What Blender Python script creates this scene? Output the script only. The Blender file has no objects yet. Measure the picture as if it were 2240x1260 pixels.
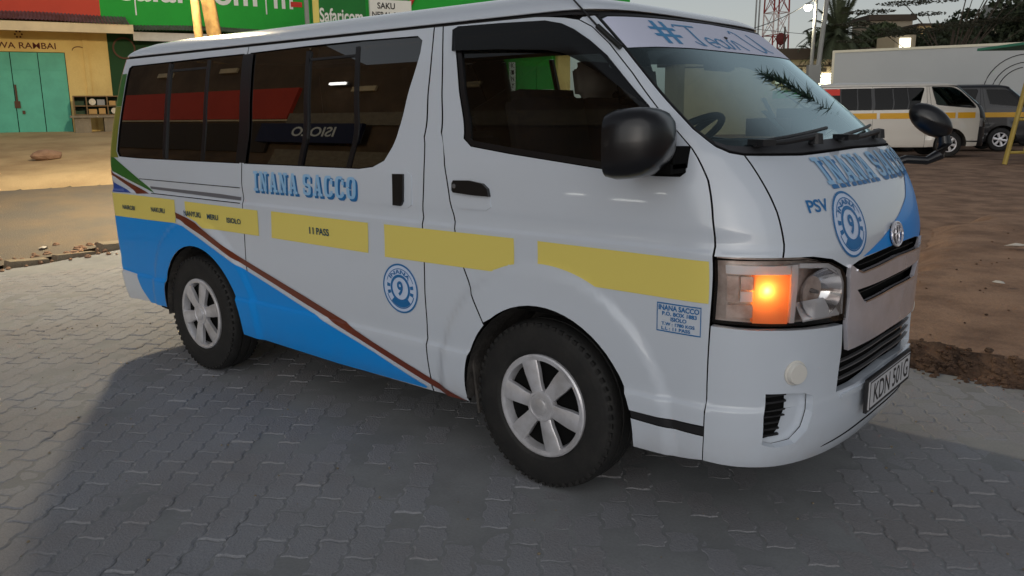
import bpy, bmesh, math, random
import numpy as np
from mathutils import Vector, Matrix
from mathutils.geometry import delaunay_2d_cdt
random.seed(7); rng = np.random.default_rng(11)
SC = bpy.context.scene
COL = SC.collection
R_ = math.radians

# ------------------------------------------------------------------ camera
CAM = np.array([1.9631, -3.3122, 1.4932])
YAW, PITCH, ROLL, FPX = 2.273756, -0.206617, -0.011585, 1825.93
def cam_axes():
    cy, sy, cp, sp = math.cos(YAW), math.sin(YAW), math.cos(PITCH), math.sin(PITCH)
    f = np.array([cy*cp, sy*cp, sp]); r = np.array([sy, -cy, 0]); u = np.cross(r, f)
    c, s = math.cos(ROLL), math.sin(ROLL)
    return c*r + s*u, -s*r + c*u, f
AX_R, AX_U, AX_F = cam_axes()
cd = bpy.data.cameras.new('camera'); cam = bpy.data.objects.new('camera', cd); COL.objects.link(cam)
cam.matrix_world = Matrix((( AX_R[0], AX_U[0], -AX_F[0], CAM[0]), (AX_R[1], AX_U[1], -AX_F[1], CAM[1]),
                           ( AX_R[2], AX_U[2], -AX_F[2], CAM[2]), (0, 0, 0, 1)))
cd.sensor_width = 36; cd.lens = FPX/2240*36; cd.clip_start = .05; cd.clip_end = 2000
SC.camera = cam
FWD = np.array([math.cos(YAW), math.sin(YAW), 0]); RGT = np.array([FWD[1], -FWD[0], 0])

# ------------------------------------------------------------------ light
SUN_AZ, SUN_EL = R_(-62), R_(13)          # direction towards the last glow, from the +x axis
w = bpy.data.worlds.new('World'); SC.world = w; w.use_nodes = True
nt = w.node_tree; nt.nodes.clear()
sky = nt.nodes.new('ShaderNodeTexSky'); sky.sky_type = 'NISHITA'; sky.sun_disc = False
sky.sun_elevation = R_(11); sky.sun_rotation = math.pi/2 - SUN_AZ
sky.air_density = 1.3; sky.dust_density = .7; sky.ozone_density = 3.5
hs = nt.nodes.new('ShaderNodeHueSaturation'); hs.inputs['Saturation'].default_value = .22
bgn = nt.nodes.new('ShaderNodeBackground'); bgn.inputs['Strength'].default_value = .054
wo = nt.nodes.new('ShaderNodeOutputWorld')
nt.links.new(sky.outputs[0], hs.inputs['Color']); nt.links.new(hs.outputs[0], bgn.inputs[0]); nt.links.new(bgn.outputs[0], wo.inputs[0])
sd = bpy.data.lights.new('sun', 'SUN'); sd.energy = .40; sd.angle = R_(80); sd.color = (1, .96, .93)
so = bpy.data.objects.new('sun', sd); COL.objects.link(so)
sdir = Vector((math.cos(SUN_AZ)*math.cos(SUN_EL), math.sin(SUN_AZ)*math.cos(SUN_EL), math.sin(SUN_EL)))
so.rotation_euler = sdir.to_track_quat('Z', 'Y').to_euler(); so.location = (0, 0, 30)
SC.view_settings.view_transform = 'Standard'; SC.view_settings.look = 'None'
SC.view_settings.exposure = .88; SC.view_settings.gamma = 1.0
SC.render.engine = 'CYCLES'
SC.cycles.transparent_max_bounces = 16; SC.cycles.max_bounces = 8

# ------------------------------------------------------------------ materials
def lin(r, g, b):
    f = lambda c: (c/255/12.92) if c/255 <= .04045 else ((c/255+.055)/1.055)**2.4
    return (f(r), f(g), f(b))
MATS = {}
def nd(nt, t, **kw):
    n = nt.nodes.new(t)
    for k, v in kw.items():
        if k.startswith('i_'): n.inputs[k[2:].replace('_', ' ')].default_value = v
        else: setattr(n, k, v)
    return n
def mat(name, col, rough=.6, metal=0, coat=0, var=0, vscale=4, col2=None, bump=0, bscale=60, spec=.5, emit=None, estr=0,
        island=0, fine=0, dirt=None):
    """principled with optional large-scale colour variation (var/col2), fine grain, per-piece variation and bump"""
    if name in MATS: return MATS[name]
    m = bpy.data.materials.new(name); m.use_nodes = True; t = m.node_tree; t.nodes.clear()
    p = nd(t, 'ShaderNodeBsdfPrincipled'); o = nd(t, 'ShaderNodeOutputMaterial'); t.links.new(p.outputs[0], o.inputs[0])
    p.inputs['Roughness'].default_value = rough; p.inputs['Metallic'].default_value = metal
    p.inputs['Specular IOR Level'].default_value = spec
    if coat: p.inputs['Coat Weight'].default_value = coat; p.inputs['Coat Roughness'].default_value = .04
    if emit: p.inputs['Emission Color'].default_value = (*emit, 1); p.inputs['Emission Strength'].default_value = estr
    cur = None
    rgb = nd(t, 'ShaderNodeRGB'); rgb.outputs[0].default_value = (*col, 1); cur = rgb.outputs[0]
    if var or fine or island or bump or dirt: geo = nd(t, 'ShaderNodeNewGeometry')
    def mixin(cur, fac, c2, amt):
        mx = nd(t, 'ShaderNodeMix', data_type='RGBA'); mul = nd(t, 'ShaderNodeMath', operation='MULTIPLY')
        t.links.new(fac, mul.inputs[0]); mul.inputs[1].default_value = amt
        t.links.new(mul.outputs[0], mx.inputs[0]); t.links.new(cur, mx.inputs[6])
        mx.inputs[7].default_value = (*c2, 1); return mx.outputs[2]
    def noise(scale, det=5, rough_=.6):
        n = nd(t, 'ShaderNodeTexNoise'); n.inputs['Scale'].default_value = scale; n.inputs['Detail'].default_value = det
        n.inputs['Roughness'].default_value = rough_; t.links.new(geo.outputs['Position'], n.inputs['Vector']); return n
    def ramp(sock, a, b):
        r = nd(t, 'ShaderNodeMapRange'); r.inputs[1].default_value = a; r.inputs[2].default_value = b
        t.links.new(sock, r.inputs[0]); return r.outputs[0]
    if var:
        cur = mixin(cur, ramp(noise(vscale).outputs[0], .38, .66), col2 or tuple(c*.6 for c in col), var)
    if fine:
        cur = mixin(cur, ramp(noise(90, 3).outputs[0], .35, .7), tuple(c*.45 for c in col), fine)
    if island:
        cur = mixin(cur, geo.outputs['Random Per Island'], tuple(c*.5 for c in col), island)
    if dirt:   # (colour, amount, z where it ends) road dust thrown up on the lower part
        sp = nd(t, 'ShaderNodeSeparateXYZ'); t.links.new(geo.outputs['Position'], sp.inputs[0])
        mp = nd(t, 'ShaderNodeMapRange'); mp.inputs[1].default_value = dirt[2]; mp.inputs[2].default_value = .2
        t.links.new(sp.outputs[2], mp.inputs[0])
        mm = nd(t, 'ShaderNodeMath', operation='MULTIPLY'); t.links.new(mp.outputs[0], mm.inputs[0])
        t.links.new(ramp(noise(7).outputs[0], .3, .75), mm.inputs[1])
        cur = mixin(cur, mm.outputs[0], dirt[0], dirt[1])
    t.links.new(cur, p.inputs['Base Color'])
    if bump:
        n = noise(bscale, 4); b = nd(t, 'ShaderNodeBump'); b.inputs['Strength'].default_value = bump; b.inputs['Distance'].default_value = .02
        t.links.new(n.outputs[0], b.inputs['Height']); t.links.new(b.outputs[0], p.inputs['Normal'])
    MATS[name] = m; return m
def glass(name, tint, refl=1.0, rough=0.0, dust=0.0, gcol=(1, 1, 1)):
    m = bpy.data.materials.new(name); m.use_nodes = True; t = m.node_tree; t.nodes.clear()
    o = nd(t, 'ShaderNodeOutputMaterial'); mx = nd(t, 'ShaderNodeMixShader'); tr = nd(t, 'ShaderNodeBsdfTransparent'); gl = nd(t, 'ShaderNodeBsdfGlossy')
    tr.inputs[0].default_value = (*tint, 1); gl.inputs['Roughness'].default_value = rough; gl.inputs['Color'].default_value = (*gcol, 1)
    fr = nd(t, 'ShaderNodeFresnel'); fr.inputs[0].default_value = 1.52
    ml = nd(t, 'ShaderNodeMath', operation='MULTIPLY'); ml.inputs[1].default_value = refl; ml.use_clamp = True
    t.links.new(fr.outputs[0], ml.inputs[0]); t.links.new(ml.outputs[0], mx.inputs[0])
    t.links.new(tr.outputs[0], mx.inputs[1]); t.links.new(gl.outputs[0], mx.inputs[2]); t.links.new(mx.outputs[0], o.inputs[0])
    if dust:
        m2 = nd(t, 'ShaderNodeMixShader'); df = nd(t, 'ShaderNodeBsdfDiffuse'); df.inputs[0].default_value = (.55, .66, .70, 1); m2.inputs[0].default_value = dust  # thin dust film, tinted blue-green to paint in some of the reflection
        t.links.new(mx.outputs[0], m2.inputs[1]); t.links.new(df.outputs[0], m2.inputs[2]); t.links.new(m2.outputs[0], o.inputs[0])
    MATS[name] = m; return m
def amber_lens():
    m = bpy.data.materials.new('amber'); m.use_nodes = True; t = m.node_tree; t.nodes.clear(); o = nd(t, 'ShaderNodeOutputMaterial')
    tl = nd(t, 'ShaderNodeBsdfTranslucent'); df = nd(t, 'ShaderNodeBsdfDiffuse'); gl = nd(t, 'ShaderNodeBsdfGlossy'); a = nd(t, 'ShaderNodeMixShader'); b = nd(t, 'ShaderNodeMixShader')
    tl.inputs[0].default_value = (1, .48, .17, 1); df.inputs[0].default_value = (.85, .42, .20, 1); gl.inputs['Roughness'].default_value = .15; a.inputs[0].default_value = .4; b.inputs[0].default_value = .06
    t.links.new(tl.outputs[0], a.inputs[1]); t.links.new(df.outputs[0], a.inputs[2]); t.links.new(a.outputs[0], b.inputs[1]); t.links.new(gl.outputs[0], b.inputs[2]); t.links.new(b.outputs[0], o.inputs[0]); MATS['amber'] = m
amber_lens()
M_ = lambda n: MATS[n]
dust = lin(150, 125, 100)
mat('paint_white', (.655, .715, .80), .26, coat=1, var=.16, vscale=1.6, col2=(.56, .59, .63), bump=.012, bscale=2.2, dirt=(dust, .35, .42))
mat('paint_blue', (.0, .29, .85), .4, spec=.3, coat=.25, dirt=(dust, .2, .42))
mat('paint_yellow', (.86, .72, .17), .35, coat=.6)
mat('paint_brown', lin(112, 48, 26), .35, coat=.6)
mat('paint_green', lin(46, 110, 40), .35, coat=.6)
mat('paint_olive', lin(128, 132, 44), .35, coat=.6)
mat('paint_grey', lin(110, 112, 120), .35, coat=.6)
mat('paint_navy', lin(40, 80, 165), .35, coat=.6)
mat('decal_blue', lin(30, 112, 175), .4)
mat('decal_light', lin(150, 195, 232), .4)
mat('decal_ice', lin(205, 220, 245), .4)
mat('decal_ink', lin(25, 70, 95), .45)
mat('black_gloss', (.008, .008, .010), .28, coat=.15)
mat('black_trim', (.016, .016, .018), .5, fine=.3)
mat('black_flat', (.006, .006, .006), .9, spec=.1)
mat('liner', (.035, .032, .03), .9, bump=.5, bscale=25, var=.8, vscale=9, col2=(.10, .09, .08))
mat('rubber', (.012, .012, .012), .7, fine=.5, var=.6, vscale=12, col2=(.030, .028, .026))
mat('hub_silver', (.74, .74, .78), .30, metal=.4, coat=.3, var=.5, vscale=9, col2=(.30, .28, .26))
mat('chrome', (.80, .78, .85), .26, metal=.5, coat=.8, var=.6, vscale=7, col2=(.62, .58, .60), bump=.04, bscale=14)
mat('chrome_dark', (.74, .64, .60), .3, metal=.4, coat=.6, var=.8, vscale=16, col2=(.42, .29, .24))
mat('steel_grey', (.25, .25, .26), .4, metal=.6)
mat('lamp_white', (.75, .73, .68), .3, coat=.5)

mat('amber_hot', lin(255, 190, 60), .3, emit=(1, .62, .22), estr=12)
mat('red_lens', lin(140, 20, 15), .2, coat=1)
mat('plate_white', lin(205, 205, 208), .5)
mat('seat_dark', (.02, .012, .014), .9, bump=.3, bscale=200)
mat('seat_cover', lin(185, 165, 158), .9)
mat('dash_grey', (.10, .11, .12), .8)
mat('roof_lining', (.30, .30, .30), .95)
mat('antenna_black', (.01, .01, .01), .4)
glass('glass_tint', (.07, .075, .08), 3.2)
glass('glass_clear', (.62, .68, .66), 1.1)
glass('glass_screen', (.50, .60, .62), 2.0, dust=.018, gcol=(.74, .95, 1.0))
glass('glass_lens', (.95, .94, .93), .9)
mat('mirror_chrome', (.86, .87, .90), .10, metal=1.0)
mat('lamp_silver', (.80, .80, .84), .28, metal=.25, coat=.6)
glass('glass_smoke', (.05, .055, .065), .9, .08)
# ------------------------------------------------------------------ object helpers
def put(name, me, parent=None, kind=None, label=None, cat=None, group=None):
    o = bpy.data.objects.new(name, me); COL.objects.link(o)
    if parent is not None: o.parent = parent
    if kind: o['kind'] = kind
    if label: o['label'] = label
    if cat: o['category'] = cat
    if group: o['group'] = group
    return o
def empty(name, loc, rz, label, cat, group=None):
    o = put(name, None, label=label, cat=cat, group=group); o.location = loc; o.rotation_euler = (0, 0, rz); o.empty_display_size = .2
    return o
def mesh(name, vs, fs, m=None, smooth=False, normals=None):
    me = bpy.data.meshes.new(name); me.from_pydata([tuple(map(float, v)) for v in vs], [], [tuple(int(i) for i in f) for f in fs])
    if m is not None: me.materials.append(MATS[m] if isinstance(m, str) else m)
    if smooth or normals is not None: me.polygons.foreach_set('use_smooth', [True]*len(me.polygons))
    me.update()
    if normals is not None: me.normals_split_custom_set_from_vertices([tuple(map(float, n)) for n in normals])
    return me
class MB:
    """collects boxes, bars, tubes, lathes into one mesh"""
    def __init__(s): s.v = []; s.f = []
    def add(s, vs, fs):
        k = len(s.v); s.v += [tuple(v) for v in vs]; s.f += [tuple(i+k for i in f) for f in fs]; return s
    def box(s, c, d, rz=0, ry=0, rx=0, taper=1):
        m = Matrix.Rotation(rz, 3, 'Z') @ Matrix.Rotation(ry, 3, 'Y') @ Matrix.Rotation(rx, 3, 'X')
        vs = []
        for z in (-1, 1):
            k = taper if z > 0 else 1
            for x, y in ((-1, -1), (1, -1), (1, 1), (-1, 1)):
                vs.append(tuple(Vector(c) + m @ Vector((x*d[0]/2*k, y*d[1]/2*k, z*d[2]/2))))
        return s.add(vs, [(3, 2, 1, 0), (4, 5, 6, 7), (0, 1, 5, 4), (1, 2, 6, 5), (2, 3, 7, 6), (3, 0, 4, 7)])
    def tube(s, pts, rad, n=8, cap=True):
        pts = [Vector(p) for p in pts]; k = len(pts); rr = rad if hasattr(rad, '__len__') else [rad]*k; vs = []; fs = []
        up = Vector((0, 0, 1))
        for i, p in enumerate(pts):
            t = (pts[min(i+1, k-1)] - pts[max(i-1, 0)]).normalized()
            a = t.cross(up if abs(t.z) < .95 else Vector((1, 0, 0))).normalized(); b = t.cross(a)
            for j in range(n):
                th = 2*math.pi*j/n; vs.append(tuple(p + (a*math.cos(th) + b*math.sin(th))*rr[i]))
        for i in range(k-1):
            for j in range(n): fs.append((i*n+j, i*n+(j+1) % n, (i+1)*n+(j+1) % n, (i+1)*n+j))
        if cap: fs += [tuple(range(n))[::-1], tuple(range((k-1)*n, k*n))]
        return s.add(vs, fs)
    def prism(s, poly, z0, z1):
        n = len(poly); vs = [(x, y, z0) for x, y in poly] + [(x, y, z1) for x, y in poly]
        return s.add(vs, [tuple(range(n))[::-1], tuple(range(n, 2*n))] + [(i, (i+1) % n, n+(i+1) % n, n+i) for i in range(n)])
    def lathe(s, prof, n, axis='y', c=(0, 0, 0), closed=False):
        vs = []; fs = []; k = len(prof)
        for i in range(n):
            th = 2*math.pi*i/n
            for r, t in prof:
                a, b = r*math.cos(th), r*math.sin(th)
                v = {'y': (a, t, b), 'x': (t, a, b), 'z': (a, b, t)}[axis]
                vs.append((v[0]+c[0], v[1]+c[1], v[2]+c[2]))
        for i in range(n):
            for j in range(k-1 if not closed else k):
                fs.append((i*k+j, i*k+(j+1) % k, ((i+1) % n)*k+(j+1) % k, ((i+1) % n)*k+j))
        return s.add(vs, fs)
    def build(s, name, m, parent=None, smooth=False, fix=True, **kw):
        me = mesh(name, s.v, s.f, m)
        bm = bmesh.new(); bm.from_mesh(me)
        if fix: bmesh.ops.recalc_face_normals(bm, faces=bm.faces)
        if smooth:
            for f in bm.faces: f.smooth = True
            for e in bm.edges:
                if len(e.link_faces) == 2 and e.calc_face_angle(0) > .7: e.smooth = False
        bm.to_mesh(me); bm.free()
        return put(name, me, parent, **kw)
def inside(P, poly):
    """even-odd test, P (n,2), poly list"""
    x, y = P[:, 0], P[:, 1]; q = np.array(poly); r = np.zeros(len(P), bool); j = len(q)-1
    for i in range(len(q)):
        xi, yi = q[i]; xj, yj = q[j]
        c = ((yi > y) != (yj > y))
        with np.errstate(divide='ignore', invalid='ignore'): r ^= c & (x < (xj-xi)*(y-yi)/(yj-yi) + xi)
        j = i
    return r
def seg_dist(P, poly):
    q = np.array(poly); d = np.full(len(P), 1e9)
    for i in range(len(q)):
        a = q[i-1]; b = q[i]; ab = b-a; L = ab@ab
        if L < 1e-12: continue
        t = np.clip(((P-a)@ab)/L, 0, 1); d = np.minimum(d, np.hypot(*(P-a-t[:, None]*ab).T))
    return d
def densify(poly, g):
    out = []
    for i in range(len(poly)):
        a = np.array(poly[i]); b = np.array(poly[(i+1) % len(poly)]); n = max(1, int(math.ceil(np.hypot(*(b-a))/g)))
        out += [tuple(a + (b-a)*k/n) for k in range(n)]
    return out
def tess(outs, holes=(), grid=None, union=False):
    """triangulate flat outlines; grid = extra interior points (n,2)"""
    vs = []; es = []
    for poly in list(outs) + list(holes):
        k = len(vs); vs += [Vector(p) for p in poly]; es += [(k+i, k+(i+1) % len(poly)) for i in range(len(poly))]
    if grid is not None and len(grid):
        vs += [Vector(p) for p in grid]
    V, E, Fc = delaunay_2d_cdt(vs, es, [], 0, 1e-6)[:3]
    V = np.array([tuple(v) for v in V]); T = np.array([f for f in Fc if len(f) == 3])
    c = V[T].mean(1)
    if union:
        k = np.zeros(len(T), bool)
        for o in outs: k |= inside(c, o)
    else:
        k = np.zeros(len(T), bool)
        for o in outs: k ^= inside(c, o)
    for h in holes: k &= ~inside(c, h)
    T = T[k]
    # drop unused
    used = np.unique(T); mp = -np.ones(len(V), int); mp[used] = np.arange(len(used))
    V = V[used]; T = mp[T]
    a, b, cc = V[T[:, 0]], V[T[:, 1]], V[T[:, 2]]
    area = (b[:, 0]-a[:, 0])*(cc[:, 1]-a[:, 1]) - (b[:, 1]-a[:, 1])*(cc[:, 0]-a[:, 0])
    T[area < 0] = T[area < 0][:, ::-1]; T = T[abs(area) > 1e-10]
    return V, T
def boundary(T):
    cnt = {}
    for t in T:
        for i in range(3):
            e = (t[i], t[(i+1) % 3]); cnt[e] = cnt.get(e, 0)+1
    return [e for e in cnt if (e[1], e[0]) not in cnt]
TXT = {}
def text_tris(body, font_bold=0.0):
    """built-in font as flat triangles scaled to a unit box"""
    key = (body, font_bold)
    if key in TXT: return TXT[key]
    c = bpy.data.curves.new('t', 'FONT'); c.body = body; c.offset = font_bold; c.resolution_u = 4
    o = bpy.data.objects.new('t', c); COL.objects.link(o)
    bpy.context.view_layer.update()
    me = bpy.data.meshes.new_from_object(o.evaluated_get(bpy.context.evaluated_depsgraph_get()))
    bm = bmesh.new(); bm.from_mesh(me); bmesh.ops.triangulate(bm, faces=bm.faces); bm.verts.index_update()
    V = np.array([v.co[:2] for v in bm.verts]); T = np.array([[v.index for v in f.verts] for f in bm.faces])
    bm.free(); bpy.data.objects.remove(o); bpy.data.meshes.remove(me); bpy.data.curves.remove(c)
    lo, hi = V.min(0), V.max(0); asp = (hi[0]-lo[0])/(hi[1]-lo[1]); V = (V-lo)/(hi-lo)
    a, b, cc = V[T[:, 0]], V[T[:, 1]], V[T[:, 2]]
    ar = (b[:, 0]-a[:, 0])*(cc[:, 1]-a[:, 1]) - (b[:, 1]-a[:, 1])*(cc[:, 0]-a[:, 0]); T[ar < 0] = T[ar < 0][:, ::-1]
    TXT[key] = (V, T, asp); return TXT[key]
def wall_text(name, body, m, parent, org, ex, ez, w_, h_, bold=0.0, **kw):
    """lettering lying on a flat board: org lower-left corner"""
    V, T, _ = text_tris(body, bold); org, ex, ez = map(lambda a: np.array(a, float), (org, ex, ez))
    P = org + V[:, :1]*w_*ex + V[:, 1:]*h_*ez
    return put(name, mesh(name, P, T, m), parent, **kw)
# slab letters of the co-operative's name, as strokes in a unit box
def quad(x0, y0, x1, y1): return [(x0, y0), (x1, y0), (x1, y1), (x0, y1)]
def ringpoly(x0, y0, x1, y1, tx, ty, a0, a1, n=14, p=.62):
    o = []; i_ = []
    cx, cy, rx, ry = (x0+x1)/2, (y0+y1)/2, (x1-x0)/2, (y1-y0)/2
    for k in range(n+1):
        th = a0 + (a1-a0)*k/n; c, s = math.cos(th), math.sin(th)
        c = math.copysign(abs(c)**p, c); s = math.copysign(abs(s)**p, s)
        o.append((cx+rx*c, cy+ry*s)); i_.append((cx+(rx-tx)*c, cy+(ry-ty)*s))
    return o + i_[::-1]
SLAB = {
 'I': [quad(.32, 0, .68, 1), quad(.08, 0, .92, .14), quad(.08, .86, .92, 1)],
 'N': [quad(.14, 0, .30, 1), quad(.70, 0, .86, 1), [(.10, 1), (.38, 1), (.88, 0), (.62, 0)], quad(0, 0, .44, .13), quad(.56, .87, 1, 1), quad(0, .87, .3, 1)],
 'A': [[(.36, 1), (.64, 1), (.92, 0), (.66, 0)], [(.36, 1), (.50, 1), (.26, 0), (.10, 0)], quad(.24, .24, .74, .36), quad(-.02, 0, .38, .13), quad(.56, 0, 1.02, .13)],
 'C': [ringpoly(.04, 0, .96, 1, .30, .13, R_(55), R_(320)), quad(.70, .60, .94, .86), quad(.70, .12, .94, .30)],
 'O': [ringpoly(.04, 0, .96, 1, .30, .13, 0, R_(179)), ringpoly(.04, 0, .96, 1, .30, .13, R_(-180), R_(1))],
 'S': [ringpoly(.06, .44, .94, 1, .27, .13, R_(40), R_(270)), ringpoly(.06, 0, .94, .56, .27, .13, R_(-140), R_(90)), quad(.72, .66, .92, .92), quad(.08, .08, .28, .34)],
}
def slab_tris(body, gap=.14):
    if ('slab', body) in TXT: return TXT[('slab', body)]
    outs = []; x = 0
    for ch in body:
        if ch == ' ': x += .55; continue
        wd = .62 if ch == 'I' else 1.0
        for q in SLAB[ch]: outs.append([(x + px*wd, py) for px, py in q])
        x += wd+gap
    tot = x-gap
    outs = [[(px/tot*8, py) for px, py in q] for q in outs]
    outs = [densify(q, .12) for q in outs]; gp = np.array([(a, b) for a in np.arange(.05, 8, .11) for b in np.arange(.08, 1, .14)]); kk = np.zeros(len(gp), bool)
    for q in outs: kk |= inside(gp, q)
    V, T = tess(outs, union=True, grid=gp[kk]); V[:, 0] /= 8
    TXT[('slab', body)] = (V, T, tot); return TXT[('slab', body)]
def soft_box(c, d, rz=0, ry=0, m='seat_dark', name='cushion', parent=None):
    bm = bmesh.new(); bmesh.ops.create_cube(bm, size=1); bmesh.ops.scale(bm, vec=d, verts=bm.verts)
    bmesh.ops.bevel(bm, geom=bm.edges[:], offset=min(d)*.32, segments=3, affect='EDGES')
    bmesh.ops.rotate(bm, cent=(0, 0, 0), matrix=Matrix.Rotation(ry, 3, 'Y'), verts=bm.verts); bmesh.ops.translate(bm, vec=c, verts=bm.verts)
    for f in bm.faces: f.smooth = True
    me = bpy.data.meshes.new(name); bm.to_mesh(me); bm.free(); me.materials.append(M_(m)); return put(name, me, parent)
# ------------------------------------------------------------------ minibus body surface
# half body (near side y<0): s in [-2,-1] rear corner, [-1,0] side, [0,1] front corner to the centre line, s>1 mirrored
def smooth_tab(tab):
    a = np.array(tab); x, y = a[:, 0], a[:, 1]; n = len(x); d = np.diff(y)/np.diff(x); m = np.zeros(n); m[0] = d[0]; m[-1] = d[-1]
    for i in range(1, n-1): m[i] = 0 if d[i-1]*d[i] <= 0 else 2*d[i-1]*d[i]/(d[i-1]+d[i])
    x = x.tolist(); y = y.tolist(); m = m.tolist(); import bisect
    def g(z):
        z = min(max(z, x[0]), x[-1]); i = min(max(bisect.bisect_left(x, z)-1, 0), n-2); h = x[i+1]-x[i]; t = (z-x[i])/h
        return ((2*t**3-3*t**2+1)*y[i]+(t**3-2*t**2+t)*h*m[i]+(-2*t**3+3*t**2)*y[i+1]+(t**3-t**2)*h*m[i+1])
    return g
hw_ = smooth_tab([(.20,.755),(.26,.80),(.33,.826),(.44,.839),(.495,.8425),(.517,.831),(.60,.838),(.75,.846),(.9,.8475),(1.03,.8488),(1.050,.8385),(1.075,.8362),(1.11,.8400),(1.16,.8388),(1.24,.834),(1.30,.827),(1.86,.722),(1.90,.712)])
xf_ = smooth_tab([(.20,.955),(.26,1.008),(.34,1.04),(.44,1.052),(.6,1.05),(.8,1.053),(.95,1.055),(1.04,1.046),(1.12,1.024),(1.2,.988),(1.28,.936),(1.36,.862),(1.40,.80),(1.62,.53),(1.78,.335),(1.86,.235),(1.90,.185)])
xc_ = smooth_tab([(.2,.60),(.9,.60),(1.04,.59),(1.36,.47),(1.60,.20),(1.86,-.08),(1.9,-.12)])
nf_ = smooth_tab([(.2,2.8),(.9,2.75),(1.04,2.75),(1.36,3.2),(1.5,3.8),(1.9,4.0)])
xr_ = smooth_tab([(.2,-3.51),(.3,-3.59),(.45,-3.635),(.55,-3.64),(.60,-3.625),(1.2,-3.64),(1.7,-3.57),(1.86,-3.51),(1.9,-3.47)])
AR, NR = .16, 2.6
TT = np.linspace(0, 1, 101); _q = {}
def quarter(a, b, n):
    k = (round(a, 3), round(b, 3), round(n, 2))
    if k not in _q:
        th = np.linspace(0, np.pi/2, 241); e = 2.0/n; x = k[0]*np.sin(th)**e; y = k[1]*np.maximum(np.cos(th), 0)**e
        L = np.concatenate([[0], np.cumsum(np.hypot(np.diff(x), np.diff(y)))]); L /= L[-1]
        _q[k] = (np.interp(TT, L, x).tolist(), np.interp(TT, L, y).tolist())
    return _q[k]
def _ti(t, tab):
    t = min(max(t, 0), 1)*100; i = min(int(t), 99); return tab[i] + (tab[i+1]-tab[i])*(t-i)
ARCH = [(.02, .345), (-2.515, .345)]; ARCH_R = .415
def flare(x, z):
    o = 0
    for wx, wz in ARCH:
        t = min(max((.59-math.hypot(x-wx, z-wz))/.050, 0), 1); o = max(o, .015*t*t*(3-2*t))
    return o
def F(s, z):
    if s > 1:
        p = F(2-s, z); return (p[0], -p[1], p[2])
    b = hw_(z); xc = xc_(z); xrc = xr_(z)+AR
    if s <= -1:
        qx, qy = quarter(AR, .84, NR); t = -1-s; k = b/.84
        return (xrc-_ti(t, qx), -_ti(t, qy)*k, z)
    if s <= 0:
        x = xc+s*(xc-xrc); return (x, -b-flare(x, z), z)
    qx, qy = quarter(.46, .84, nf_(z)); ka = (xf_(z)-xc)/.46; k = b/.84
    x = xc+_ti(s, qx)*ka
    return (x, -_ti(s, qy)*k-(flare(x, z) if s < .35 else 0), z)
def sx(x, z):
    xc = xc_(z); xrc = xr_(z)+AR
    if x < xrc: return -1-float(np.interp(xrc-x, quarter(AR, .84, NR)[0], TT))
    if x <= xc: return (x-xc)/(xc-xrc)
    qx, _ = quarter(.46, .84, nf_(z)); return float(np.interp((x-xc)/((xf_(z)-xc)/.46), qx, TT))
def sy(y, z):
    qx, qy = quarter(.46, .84, nf_(z)); s = float(np.interp(-abs(y)/(hw_(z)/.84), [-v for v in qy], TT)); return s if y <= 0 else 2-s
def FN(s, z, off=0.0):
    """point and outward normal"""
    h = 2e-3
    p = np.array(F(s, z)); a = np.array(F(s+h, z))-np.array(F(s-h, z))
    z0, z1 = max(z-h, .2), min(z+h, 1.9); b = np.array(F(s, z1))-np.array(F(s, z0))
    n = np.cross(a, b); n = n/(np.linalg.norm(n)+1e-12)
    return p+n*off, n
def ms(s): return s*4.1 if s < 0 else s*1.15          # near-metric chart
def im(m): return m/4.1 if m < 0 else m/1.15
ZROWS = sorted(set([round(v, 3) for v in np.arange(.2, 1.91, .03)] + [.47, .495, .507, .52, .54, 1.03, 1.04, 1.052, 1.066]))
def chart(poly): return [(ms(s), z) for s, z in poly]
def mk_grid(outs, g, holes=()):
    a = np.array([p for o in outs for p in o]); (x0, z0), (x1, z1) = a.min(0), a.max(0)
    xs = np.arange(math.floor(x0/g)*g, x1, g); zs = [z for z in (ZROWS if g < .09 else np.arange(.2, 1.91, g)) if z0 < z < z1]
    if len(xs) == 0 or len(zs) == 0: return None
    P = np.array([(x, z) for x in xs for z in zs]); k = np.zeros(len(P), bool)
    for o in outs: k |= inside(P, o)
    for h in holes: k &= ~inside(P, h)
    P = P[k]
    for o in list(outs)+list(holes):
        if len(P): P = P[seg_dist(P, o) > .010]
    return P
def shrink(poly, d):
    if d == 0: return poly
    q = np.array(poly); n = len(q); A = sum(q[i-1][0]*q[i][1]-q[i][0]*q[i-1][1] for i in range(n)); sg = 1 if A > 0 else -1; out = []
    for i in range(n):
        a = q[i]-q[i-1]; b = q[(i+1) % n]-q[i]; a = a/(np.linalg.norm(a)+1e-9); b = b/(np.linalg.norm(b)+1e-9)
        na = np.array([-a[1], a[0]])*sg; nb = np.array([-b[1], b[0]])*sg; m = na+nb; L = m@m
        m = m*2/max(L, .8) if L > 1e-6 else na
        out.append(tuple(q[i]+m*d))
    return out
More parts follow.
